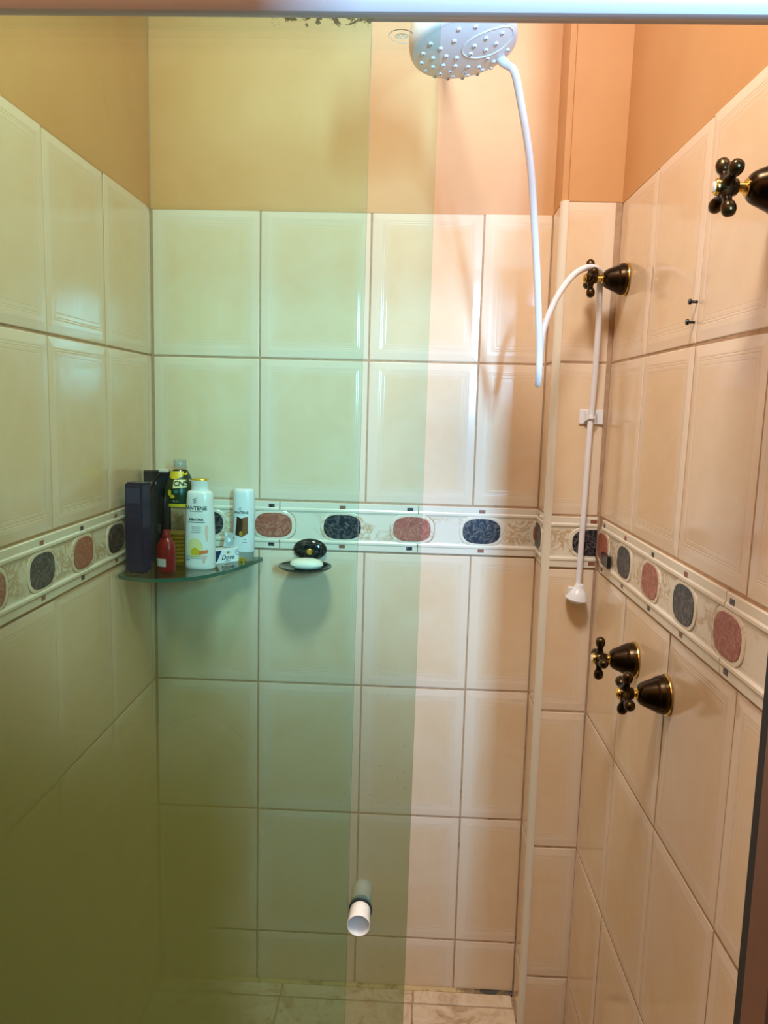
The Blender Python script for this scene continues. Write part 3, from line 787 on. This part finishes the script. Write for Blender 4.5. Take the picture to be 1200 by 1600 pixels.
clip = empty('hose_clip', (0.9908, PY - 0.0012, 1.4615), 'square white hose clip stuck on the corner pier', 'clip')
link('plate', box('plate', -0.0255, 0.0255, -0.0025, 0.0, -0.0155, 0.0155, 0.0008, 1), 'hose_white', clip)
hook = [(-0.0165, 0.0), (-0.0135, -0.0100), (-0.0080, -0.0170), (-0.0015, -0.0195), (0.0050, -0.0170), (0.0095, -0.0090), (0.0110, 0.0)]
V, F = [], []
for i, (x, y) in enumerate(hook):
    wd = 0.0135 if i in (0, 6) else (0.0075 if i in (1, 5) else 0.0032)
    for dy in (0.0, -0.0022): V += [(x, y + dy, -wd), (x, y + dy, wd)]
for i in range(6):
    a, b = i * 4, i * 4 + 4
    F += [(a, a + 1, b + 1, b), (a + 2, b + 2, b + 3, a + 3), (a, b, b + 2, a + 2), (a + 1, a + 3, b + 3, b + 1)]
F += [(0, 2, 3, 1), (24, 25, 27, 26)]
bm = bmesh.new(); t = pyd('t', V, F); bm.from_mesh(t); link('hook', bm_mesh('hook', bm), 'hose_white', clip, smooth=True)

# ------------------------------------------------------------------ corner shelf
ZS = 1.1095
shelf = empty('corner_shelf', (0.0, 0.0, ZS), 'quarter round green glass shelf in the tiled corner', 'shelf')
arc = catmull([(0.0015, -0.236, 0), (0.014, -0.252, 0), (0.075, -0.268, 0), (0.158, -0.240, 0), (0.217, -0.152, 0), (0.2585, -0.022, 0), (0.2590, -0.0015, 0)], 8)
ol = [(0.0015, -0.0015)] + [(p.x, p.y) for p in arc]; n = len(ol)
V = [(x, y, z) for z in (0.0, -0.008) for x, y in ol]
F = [tuple(range(n)), tuple(range(n, 2 * n))[::-1]] + [(i, n + i, n + (i + 1) % n, (i + 1) % n) for i in range(n)]
me = pyd('shelf_glass', V, F); me.materials.append(M['shelf_glass']); me.materials.append(M['shelf_edge'])
for i, p in enumerate(me.polygons): p.material_index = 0 if i < 2 else 1
bm = bmesh.new(); bm.from_mesh(me); bmesh.ops.recalc_face_normals(bm, faces=bm.faces[:]); bm.to_mesh(me); bm.free()
link('shelf_glass', me, None, shelf)


# ------------------------------------------------------------------ bottles
def profile_fn(prof):
    def f(z):
        for (r0, z0), (r1, z1) in zip(prof, prof[1:]):
            if z0 <= z <= z1 and z1 > z0: return r0 + (r1 - r0) * (z - z0) / (z1 - z0)
        return prof[-1][0]
    return f


def wrap(me, f, sx, sy, lift=0.0004, cx=0.0, cz=0.0, rot=0.0, power=2.0, sub=0):
    """press a flat x-z mesh onto a bottle whose radius is f(z); rot turns it round the bottle"""
    bm = bmesh.new(); bm.from_mesh(me)
    if sub: bmesh.ops.subdivide_edges(bm, edges=bm.edges[:], cuts=sub, use_grid_fill=True)
    bmesh.ops.triangulate(bm, faces=bm.faces[:])
    for v in bm.verts:
        x, z = v.co.x + cx, v.co.z + cz; r = max(1e-4, f(z)); k = max(-0.985, min(0.985, x / (r * sx)))
        v.co = Vector((x, -sy * r * (1 - abs(k) ** power) ** (1 / power) - lift, z))
    bm.to_mesh(me); bm.free(); me.transform(Matrix.Rotation(rot, 4, 'Z')); return me


def grid_patch(x0, x1, z0, z1, nx=8, nz=4, shape=None):
    """flat patch in x-z; shape maps unit (s, t) to (x, z) when given"""
    V, F = [], []
    for j in range(nz + 1):
        for i in range(nx + 1):
            s_, t_ = i / nx, j / nz
            V.append((x0 + (x1 - x0) * s_, 0, z0 + (z1 - z0) * t_) if shape is None else (lambda q: (q[0], 0, q[1]))(shape(s_, t_)))
    for j in range(nz):
        for i in range(nx): a = j * (nx + 1) + i; F.append((a, a + 1, a + nx + 2, a + nx + 1))
    return pyd('patch', V, F)


def disc_patch(cx, cz, rx, rz, n=28):
    V = [(cx, 0, cz)] + [(cx + rx * f_ * math.cos(2 * math.pi * k / n), 0, cz + rz * f_ * math.sin(2 * math.pi * k / n)) for f_ in (0.5, 1.0) for k in range(n)]
    F = [(0, 1 + k, 1 + (k + 1) % n) for k in range(n)] + [(1 + k, 1 + n + k, 1 + n + (k + 1) % n, 1 + (k + 1) % n) for k in range(n)]
    return pyd('patch', V, F)


def swooshes(size):
    """three rising brush strokes"""
    V, F = [], []
    for k, (dx, dz, L) in enumerate(((0.0, 0.0, 1.0), (0.1, -0.28, 0.85), (0.22, -0.55, 0.65))):
        b = len(V); n = 8
        for i in range(n + 1):
            s_ = i / n; x = (-0.5 + s_ * L + dx) * size; z = (dz + 0.10 * s_ + 0.45 * s_ ** 3 * L) * size; t_ = 0.07 * size * math.sin(math.pi * min(1, s_ + 0.12)) + 0.004 * size
            V += [(x, 0, z - t_), (x, 0, z + t_)]
        for i in range(n): a = b + 2 * i; F.append((a, a + 2, a + 3, a + 1))
    return pyd('logo', V, F)


def text_bars(lines, x, z, w_, h_, gap):
    """rows too fine to read: short strokes of uneven length"""
    V, F = [], []
    for r_ in range(lines):
        zz = z - r_ * gap; xx = x - w_ / 2 * random.uniform(0.75, 1.0); end = x + w_ / 2 * random.uniform(0.75, 1.0)
        while xx < end:
            L = min(end - xx, random.uniform(0.0018, 0.004)); b = len(V)
            V += [(xx, 0, zz), (xx + L, 0, zz), (xx + L, 0, zz + h_), (xx, 0, zz + h_)]; F.append((b, b + 1, b + 2, b + 3)); xx += L + 0.0008
    return pyd('small_print', V, F)


M['bottle_white'] = simple('pearl_white_bottle', (0.80, 0.80, 0.78), 0.22, var=0.02)
M['cap_gold'] = simple('gold_cap', (0.66, 0.47, 0.06), 0.25, 0.6)
M['clear_cap'] = simple('milky_clear_cap', (0.62, 0.64, 0.56), 0.15, var=0.05, Transmission_Weight=0.55)
M['yellow'] = simple('yellow_print', (0.66, 0.48, 0.02), 0.35)
M['pale_yellow'] = simple('pale_yellow_print', (0.80, 0.72, 0.34), 0.35)
M['orange_print'] = simple('orange_print', (0.74, 0.20, 0.06), 0.35)
M['pink_print'] = simple('pale_pink_print', (0.80, 0.50, 0.42), 0.35)
M['brown_dark'] = simple('dark_hair_print', (0.035, 0.018, 0.010), 0.35, var=0.3, scale=120)
M['brown_mid'] = simple('brown_hair_print', (0.22, 0.09, 0.035), 0.35, var=0.3, scale=120)
M['navy'] = simple('navy_print', (0.006, 0.028, 0.11), 0.35)
M['blue_box'] = simple('glossy_navy_carton', (0.002, 0.013, 0.055), 0.20, var=0.1, IOR=1.28)
M['dark_box'] = simple('charcoal_carton', (0.012, 0.013, 0.014), 0.55, var=0.1, IOR=1.25)
M['red_plastic'] = simple('red_plastic', (0.21, 0.008, 0.006), 0.3)
M['green_label'] = simple('dark_green_label', (0.012, 0.030, 0.008), 0.3, var=0.2, scale=25)
M['teal_gloss'] = simple('glossy_teal_plastic', (0.02, 0.16, 0.15), 0.06, var=0.2)
M['label_grey'] = simple('pale_grey_label', (0.50, 0.47, 0.42), 0.5)
M['pale_plastic'] = simple('pale_plastic', (0.66, 0.58, 0.50), 0.35)
M['sachet'] = simple('grey_foil_sachet', (0.46, 0.46, 0.43), 0.3, 0.15, var=0.2, scale=90)
mo, nt = new_mat('golden_oil'); g = G(nt); g.out(g.pbr((0.42, 0.26, 0.03), 0.08, 0.0, None, 1.45, Transmission_Weight=0.35)); M['oil'] = mo
M['pet'] = glass_mat('clear_bottle_plastic', (0.93, 0.95, 0.90))


def front_rot(x, y): return math.atan2(0.6137 - x, y + 1.8275) * 0.9    # how far a bottle is turned towards the room


# white shampoo bottle, gold topped
bx, by = 0.1500, -0.1450
sp = empty('shampoo_bottle', (bx, by, ZS), 'white shampoo bottle with gold topped cap, nearest the shelf edge', 'bottle', rot=(0, 0, R(-6)))
bp = [(0.0, 0.0), (0.030, 0.0), (0.0330, 0.0025), (0.0338, 0.010), (0.0335, 0.06), (0.0318, 0.110), (0.0296, 0.150), (0.0283, 0.1655), (0.0262, 0.1695), (0.0215, 0.1715), (0.0, 0.172)]
link('body', lathe('body', bp, 48, 1.0, 0.68, 2.2), 'bottle_white', sp)
link('cap', lathe('cap', [(0.0, 0.170), (0.0195, 0.170), (0.0188, 0.176), (0.0186, 0.182), (0.0205, 0.1915), (0.0208, 0.1935), (0.0196, 0.1940), (0.0, 0.1930)], 40, 1.0, 0.74), 'bottle_white', sp)
link('cap_top', lathe('cap_top', [(0.0, 0.1932), (0.0190, 0.1934), (0.0200, 0.1952), (0.0186, 0.1975), (0.0110, 0.1985), (0.0, 0.1987)], 40, 1.0, 0.74), 'cap_gold', sp)['label'] = 'gold cap top'
f = profile_fn(bp)
RT = R(20)
def deco(parent, name, me, mat, f, sx, sy, cx=0, cz=0, rot=0.0, lift=0.0005, power=2.0, sub=0):
    return link(name, wrap(me, f, sx, sy, lift, cx, cz, rot, power, sub), mat, parent)
dk = dict(f=f, sx=1.0, sy=0.68, power=2.2)
deco(sp, 'logo', swooshes(0.0135), 'print_grey', cx=-0.003, cz=0.1535, **dk)
deco(sp, 'lettering', text_mesh('PANTENE', 0.0118, bold=0.0002), 'print_black', cx=-0.0035, cz=0.1310, **dk)
deco(sp, 'small_print', text_bars(1, -0.002, 0.1270, 0.040, 0.0013, 0.002), 'print_grey', **dk)
deco(sp, 'lettering', text_mesh('KERATINA', 0.0068, bold=0.00035), 'print_black', cx=-0.001, cz=0.1080, **dk)
deco(sp, 'small_print', text_bars(1, -0.001, 0.1035, 0.044, 0.0016, 0.002), 'print_black', **dk)
deco(sp, 'small_print', text_bars(4, 0.0, 0.0940, 0.026, 0.0010, 0.0042), 'print_grey', **dk)
deco(sp, 'picture', disc_patch(-0.004, 0.047, 0.0185, 0.0225), 'pale_yellow', lift=0.0003, **dk)
deco(sp, 'picture', grid_patch(-0.0135, 0.0060, 0.0340, 0.0480, 8, 3, lambda s_, t_: (-0.0115 + 0.0185 * s_, 0.0330 + t_ * (0.006 + 0.010 * math.sin(math.pi * (0.15 + 0.75 * s_))))), 'yellow', lift=0.0006, **dk)
deco(sp, 'picture', grid_patch(0, 0, 0, 0, 8, 3, lambda s_, t_: (0.006 + 0.0185 * s_, 0.0330 + 0.0045 * s_ * (1 - t_) + t_ * (0.0085 + 0.003 * s_))), 'orange_print', lift=0.0007, **dk)
deco(sp, 'picture', grid_patch(0, 0, 0, 0, 6, 3, lambda s_, t_: (0.0135 + 0.0105 * s_ * (0.4 + 0.6 * t_), 0.0145 + 0.0175 * t_)), 'pink_print', lift=0.0006, **dk)
deco(sp, 'picture', grid_patch(0, 0, 0, 0, 4, 6, lambda s_, t_: (0.0245 - 0.0065 * (1 - s_) * math.sin(math.pi * (0.1 + 0.6 * t_)), 0.062 + 0.036 * t_)), 'pink_print', lift=0.0006, **dk)
deco(sp, 'small_print', text_bars(2, -0.003, 0.0290, 0.046, 0.0012, 0.0040), 'print_grey', **dk)
deco(sp, 'small_print', text_bars(1, -0.020, 0.0200, 0.012, 0.0026, 0.003), 'print_grey', **dk)

# white conditioner bottle standing on its cap
cx_, cy_ = 0.2245, -0.0430
cn = empty('conditioner_bottle', (cx_, cy_, ZS), 'white conditioner bottle with brown hair picture standing on its clear cap', 'bottle', rot=(0, 0, R(-4)))
link('cap', lathe('cap', [(0.0, 0.0), (0.0215, 0.0), (0.0228, 0.002), (0.0236, 0.022), (0.0, 0.022)], 40, 1.0, 0.72), 'clear_cap', cn)['label'] = 'milky clear cap'
link('cap_insert', lathe('cap_insert', [(0.0, 0.0005), (0.0120, 0.0005), (0.0125, 0.008), (0.0, 0.010)], 24, 1.0, 0.9), 'cap_gold', cn, (0.0, -0.0085, 0.0)); 
cp = [(0.0, 0.0215), (0.0236, 0.0215), (0.0244, 0.026), (0.0252, 0.060), (0.0254, 0.120), (0.0250, 0.158), (0.0238, 0.1645), (0.0200, 0.1675), (0.0, 0.1680)]
link('body', lathe('body', cp, 44, 1.0, 0.70, 2.2), 'bottle_white', cn)
f2 = profile_fn(cp); dc = dict(f=f2, sx=1.0, sy=0.70, power=2.2)
deco(cn, 'logo', swooshes(0.0080), 'print_grey', cx=-0.0035, cz=0.1235, **dc)
deco(cn, 'lettering', text_mesh('PANTENE', 0.0078, bold=0.0002), 'print_black', cx=-0.0020, cz=0.1110, **dc)
deco(cn, 'small_print', text_bars(1, -0.004, 0.1080, 0.009, 0.0009, 0.002), 'print_grey', **dc)
deco(cn, 'picture', grid_patch(0, 0, 0, 0, 8, 8, lambda s_, t_: (-0.0165 + 0.0045 * t_ + (0.0170 - 0.002 * t_) * s_, 0.0610 - 0.004 * s_ + (0.0440 - 0.003 * s_) * t_)), 'brown_dark', **dc)
deco(cn, 'picture', grid_patch(0, 0, 0, 0, 6, 8, lambda s_, t_: (0.0003 + 0.0137 * s_, 0.0570 + 0.0085 * s_ + (0.0440 - 0.0050 * s_) * t_)), 'brown_mid', **dc)
deco(cn, 'picture', disc_patch(-0.002, 0.0650, 0.0042, 0.0060), 'cap_gold', lift=0.0008, **dc)
deco(cn, 'small_print', text_bars(1, 0.007, 0.0440, 0.013, 0.0014, 0.002), 'print_grey', **dc)
deco(cn, 'small_print', disc_patch(0.0075, 0.0515, 0.0012, 0.0012, 10), 'print_black', **dc)

# oil bottle: clear, ribbed below, dark green label, milky cap
ox, oy = 0.0960, -0.1100
ob = empty('oil_bottle', (ox, oy, ZS), 'clear oil bottle with dark green and yellow label, a third full of golden oil', 'bottle', rot=(0, 0, R(-14)))
ribs = []
for k in range(8):
    z = 0.008 + k * 0.0085; ribs += [(0.0310, z), (0.0322, z + 0.0022), (0.0322, z + 0.0048), (0.0310, z + 0.0070)]
op = [(0.0, 0.0), (0.026, 0.0), (0.0305, 0.003)] + ribs + [(0.0318, 0.080), (0.0325, 0.100), (0.0330, 0.140), (0.0338, 0.158), (0.0330, 0.170), (0.0290, 0.186), (0.0225, 0.200), (0.0160, 0.212), (0.0132, 0.217), (0.0126, 0.224), (0.0, 0.224)]
link('bottle_wall', lathe('bottle_wall', op, 44), 'pet', ob)
oilp = [(0.0, 0.001)] + [(max(0.0, r - 0.0012), z) for r, z in op[1:] if 0 < z < 0.0745] + [(0.0300, 0.0745), (0.0, 0.0745)]
link('oil', lathe('oil', oilp, 40), 'oil', ob)['label'] = 'golden oil'
lp = [(r + 0.0005, z) for r, z in op if 0.139 < z < 0.213]
link('label_band', lathe('label_band', [(0.0332, 0.1335), (0.0336, 0.140)] + [], 44), 'yellow', ob)
link('label', lathe('label', lp, 44), 'green_label', ob)['label'] = 'dark green label'
f3 = profile_fn([(r, z) for r, z in op if z > 0.1]); do = dict(f=f3, sx=1.0, sy=1.0)
deco(ob, 'label_top', grid_patch(0, 0, 0, 0, 14, 4, lambda s_, t_: ((s_ - 0.5) * 2 * (0.0225 - 0.0085 * t_), 0.2105 * t_ + (1 - t_) * (0.1935 + 0.012 * abs(2 * s_ - 1) ** 2))), 'yellow', lift=0.0011, **do)
deco(ob, 'badge', grid_patch(0, 0, 0, 0, 10, 4, lambda s_, t_: (0.001 + 0.0275 * s_, 0.1765 + 0.016 * t_ - 0.0028 * (1 - s_) * (1 - t_))), 'pale_yellow', lift=0.0010, **do)
deco(ob, 'lettering', text_mesh('CNS', 0.0145, bold=0.0005, wide=0.95), 'print_black', cx=0.0155, cz=0.1800, lift=0.0016, **do)
deco(ob, 'picture', disc_patch(-0.0065, 0.1640, 0.0042, 0.0068), 'yellow', lift=0.0010, **do)
deco(ob, 'picture', disc_patch(0.0005, 0.1560, 0.0055, 0.0040), 'yellow', lift=0.0010, **do)
deco(ob, 'picture', grid_patch(0.004, 0.0125, 0.1640, 0.1700, 4, 2), 'teal_gloss', lift=0.0010, **do)
deco(ob, 'lettering', text_mesh('750 ml', 0.0050), 'label_grey', cx=0.007, cz=0.1440, lift=0.0012, **do)
deco(ob, 'picture', disc_patch(-0.0225, 0.1525, 0.0040, 0.0048, 18), 'label_grey', lift=0.0010, **do)
link('cap', lathe('cap', [(0.0, 0.2175), (0.0150, 0.2175), (0.0150, 0.2205), (0.0137, 0.2210), (0.0137, 0.2340), (0.0128, 0.2355), (0.0, 0.2357)], 36), 'clear_cap', ob)['label'] = 'milky clear screw cap'

# small red bottle
rb = empty('red_bottle', (0.0915, -0.1980, ZS), 'small red plastic bottle with pale label in front of the oil bottle', 'bottle', rot=(0, 0, R(-16)))
rp = [(0.0, 0.0), (0.0170, 0.0), (0.0195, 0.0025), (0.0203, 0.010), (0.0205, 0.030), (0.0200, 0.052), (0.0180, 0.062), (0.0135, 0.070), (0.0096, 0.075), (0.0090, 0.0765), (0.0, 0.077)]
link('body', lathe('body', rp, 40, 1.0, 0.78, 2.3), 'red_plastic', rb)
link('cap', lathe('cap', [(0.0, 0.0755), (0.0092, 0.0755), (0.0092, 0.083), (0.0070, 0.0905), (0.0045, 0.0915), (0.0, 0.0917)], 28), 'red_plastic', rb)
deco(rb, 'label', grid_patch(-0.0170, 0.0085, 0.0140, 0.0310, 8, 3), 'label_grey', profile_fn(rp), 1.0, 0.78, lift=0.0006, power=2.3)['label'] = 'pale label'

# tall navy carton-like bottle with rounded base
bb = empty('navy_bottle', (0.0372, -0.2150, ZS), 'tall glossy navy blue box at the left end of the glass shelf', 'box', rot=(0, 0, R(-16)))
bm = bmesh.new(); box_bm(bm, -0.0215, 0.0215, -0.0165, 0.0165, 0.0, 0.190)
bmesh.ops.bevel(bm, geom=[e for e in bm.edges if all(v.co.z < 0.001 for v in e.verts)], offset=0.006, segments=3, affect='EDGES')
bmesh.ops.bevel(bm, geom=[e for e in bm.edges if abs(e.verts[0].co.z - e.verts[1].co.z) > 0.05], offset=0.003, segments=2, affect='EDGES')
link('carton', bm_mesh('carton', bm), 'blue_box', bb, smooth=True)
link('lid_rim', box('lid_rim', -0.0160, 0.0225, -0.0150, 0.0150, 0.190, 0.1935, 0.0008, 1), 'blue_box', bb)
link('printed_panel', box('printed_panel', -0.0170, 0.0170, -0.01675, -0.0164, 0.150, 0.182), 'navy', bb)

# charcoal carton
db = empty('charcoal_box', (0.0345, -0.0800, ZS), 'charcoal cardboard box with pale lettering behind the navy box', 'box', rot=(0, 0, R(20)))
link('carton', box('carton', -0.0290, 0.0285, -0.0150, 0.0150, 0.0, 0.2060, 0.0012, 1), 'dark_box', db)
link('lid_flap', box('lid_flap', -0.0294, 0.0289, -0.0154, 0.0154, 0.1960, 0.2066, 0.0008, 1), 'dark_box', db)
lt = link('lettering', text_mesh('LOV', 0.0098, wide=1.0, align='LEFT'), 'label_grey', db, (-0.0205, -0.0153, 0.1765))
for k, (z, w_) in enumerate(((0.083, 0.016), (0.079, 0.013), (0.075, 0.015), (0.071, 0.012), (0.067, 0.014))):
    link('small_print', text_bars(1, 0.006, z, w_, 0.0012, 0.002), 'print_grey', db, (0, -0.0153, 0))
# slim black bottle with rounded shoulder
sb = empty('black_tube', (0.0755, -0.1560, ZS), 'slim glossy black tube between charcoal box and oil bottle', 'tube')
link('tube_body', lathe('tube_body', [(0, 0), (0.0080, 0), (0.0086, 0.002), (0.0086, 0.120), (0, 0.120)], 24), 'black_plastic', sb)
link('tube_cap', lathe('tube_cap', [(0, 0.1195), (0.0084, 0.1195), (0.0084, 0.150), (0.0070, 0.156), (0, 0.157)], 24), 'black_plastic', sb)
# glossy teal tube, seen as a sliver behind the navy box
tt = empty('teal_tube', (0.0165, -0.1780, ZS), 'glossy teal tube showing as a sliver beside the navy box', 'tube')
link('tube_body', lathe('tube_body', [(0, 0), (0.0120, 0), (0.0126, 0.003), (0.0126, 0.118), (0, 0.120)], 26), 'teal_gloss', tt)
link('tube_cap', lathe('tube_cap', [(0, 0.119), (0.0105, 0.119), (0.0102, 0.146), (0, 0.148)], 26), 'teal_gloss', tt)
# razor standing behind the navy box
rz = empty('razor', (0.0150, -0.140, ZS), 'black handled razor with pale head leaning behind the boxes', 'razor')
link('handle', tube('handle', catmull([(0.0, -0.002, 0.0038), (0.006, 0.001, 0.08), (0.020, 0.004, 0.165), (0.046, 0.010, 0.2085)], 6), 0.0036, 10), 'black_plastic', rz)
link('head', box('head', 0.041, 0.0610, 0.0040, 0.0180, 0.2075, 0.2140, 0.0015, 1), 'pale_plastic', rz)['label'] = 'pale plastic head'

# soap box with printed front, a sachet standing on it
ang = math.atan2(0.046, 0.047)
bxo = empty('soap_box', (0.1640, -0.1090, ZS), 'white soap carton with navy corner beside the conditioner bottle', 'box', rot=(0, 0, ang))
bl = 0.0820
link('carton', box('carton', 0.0, bl, 0.0, 0.0330, 0.0, 0.0305, 0.0006, 1), 'bottle_white', bxo)
def flat(name, me, mat, x, z, lift=0.0004): return link(name, me, mat, bxo, (x, -lift, z))
flat('printed_corner', pyd('c', [(0.001, 0, 0.0045), (0.0155, 0, 0.0045), (0.0275, 0, 0.0295), (0.001, 0, 0.0295)], [(0, 1, 2, 3)]), 'navy', 0, 0)
flat('lettering', text_mesh('Dove', 0.0150, font_shear=0.32, bold=0.0002), 'print_black', 0.0430, 0.0075)
flat('small_print', text_bars(1, 0.0, 0.0, 0.016, 0.0015, 0.002), 'print_black', 0.0425, 0.0030)
flat('logo', pyd('b', [(-0.0055, 0, 0), (0, 0, -0.0032), (0.0055, 0, 0), (0, 0, 0.0034)], [(0, 1, 2, 3)]), 'cap_gold', 0.0445, 0.0235)
flat('seal_ring', tube('r', [(0.0066 * math.cos(R(a)), 0, 0.0066 * math.sin(R(a))) for a in range(0, 361, 15)], 0.0005, 6, False), 'navy', 0.0705, 0.0225)
flat('seal_mark', pyd('b', [(-0.0045, 0, -0.001), (0.0005, 0, 0.0), (0.0050, 0, 0.0024), (0.0005, 0, 0.0024)], [(0, 1, 2, 3)]), 'navy', 0.0705, 0.0220)
sc = empty('sachet', (0.1960, -0.0560, ZS + 0.0306), 'small grey sachet propped on the soap carton against the conditioner bottle', 'sachet', rot=(R(-10), R(10), R(28)))
V, F = [], []
for j in range(7):
    for i in range(7):
        s_, t_ = i / 6, j / 6; V.append(((s_ - 0.5) * 0.033, -0.0045 * math.sin(math.pi * s_) * math.sin(math.pi * t_) + 0.0008 * math.sin(9 * s_ + 4 * t_), t_ * 0.034))
n = len(V); V += [(x, 0.001 - y * 0.5, z) for x, y, z in V]
for j in range(6):
    for i in range(6): a = j * 7 + i; F += [(a, a + 1, a + 8, a + 7), (n + a, n + a + 7, n + a + 8, n + a + 1)]
per = [j for j in range(7)] + [7 * k + 6 for k in range(1, 7)] + [42 + k for k in range(5, -1, -1)] + [7 * k for k in range(5, 0, -1)]
for i in range(len(per)): a, b = per[i], per[(i + 1) % len(per)]; F.append((a, n + a, n + b, b))
link('foil', pyd('foil', V, F), 'sachet', sc, smooth=True)
link('printed_mark', box('printed_mark', 0.003, 0.0135, -0.0052, -0.0035, 0.020, 0.0290), 'print_black', sc)
link('small_print', text_bars(3, -0.006, 0.030, 0.014, 0.0009, 0.003), 'print_grey', sc, (0, -0.0052, 0))

# ------------------------------------------------------------------ soap dish on the back wall
dish = empty('soap_dish', (0.3750, 0.0, 1.1000), 'round black marble soap dish on the back wall below the border', 'soap dish')
bp_ = lathe('back_plate', [(0.0, 0.0), (0.0385, 0.0), (0.0395, 0.003), (0.0365, 0.008), (0.028, 0.012), (0.015, 0.0142), (0.0, 0.0147)], 48, 1.0, 0.66)
link('back_plate', axis_mesh(bp_, (0, -1, 0), (0.0, -0.0060, 0.0335)), 'dish_marble', dish)
link('brass_button', axis_mesh(lathe('brass_button', [(0, 0), (0.0078, 0), (0.0080, 0.0015), (0.0060, 0.0026), (0.0050, 0.0014), (0.0, 0.0010)], 28), (0, -1, 0), (-0.0005, -0.0202, 0.0290)), 'gold', dish)['label'] = 'brass screw cover'
link('bracket', box('bracket', -0.012, 0.012, -0.030, -0.004, -0.0020, 0.016, 0.003, 2), 'dish_marble', dish)
tray = lathe('tray', [(0.0, -0.0040), (0.030, -0.0040), (0.048, -0.0010), (0.0585, 0.0040), (0.0612, 0.0072), (0.0606, 0.0090), (0.0575, 0.0082), (0.046, 0.0038), (0.03, 0.0012), (0.0, 0.0008)], 56)
link('tray', tray, 'dish_marble', dish, (-0.0040, -0.0640, -0.0030))
bar = tag(link('soap_bar', lathe('soap_bar', [(0.0, 0.0), (0.026, 0.0008), (0.034, 0.0040), (0.0385, 0.0095), (0.0372, 0.0150), (0.030, 0.0205), (0.018, 0.0232), (0.0, 0.0240)], 48, 1.0, 0.64, 2.3), 'soap', loc=(0.3745, -0.064, 1.0985), rot=(0, 0, R(-4))), 'cream oval soap bar lying in the marble soap dish', 'soap')

if pf.users == 0: bpy.data.objects.remove(pf)
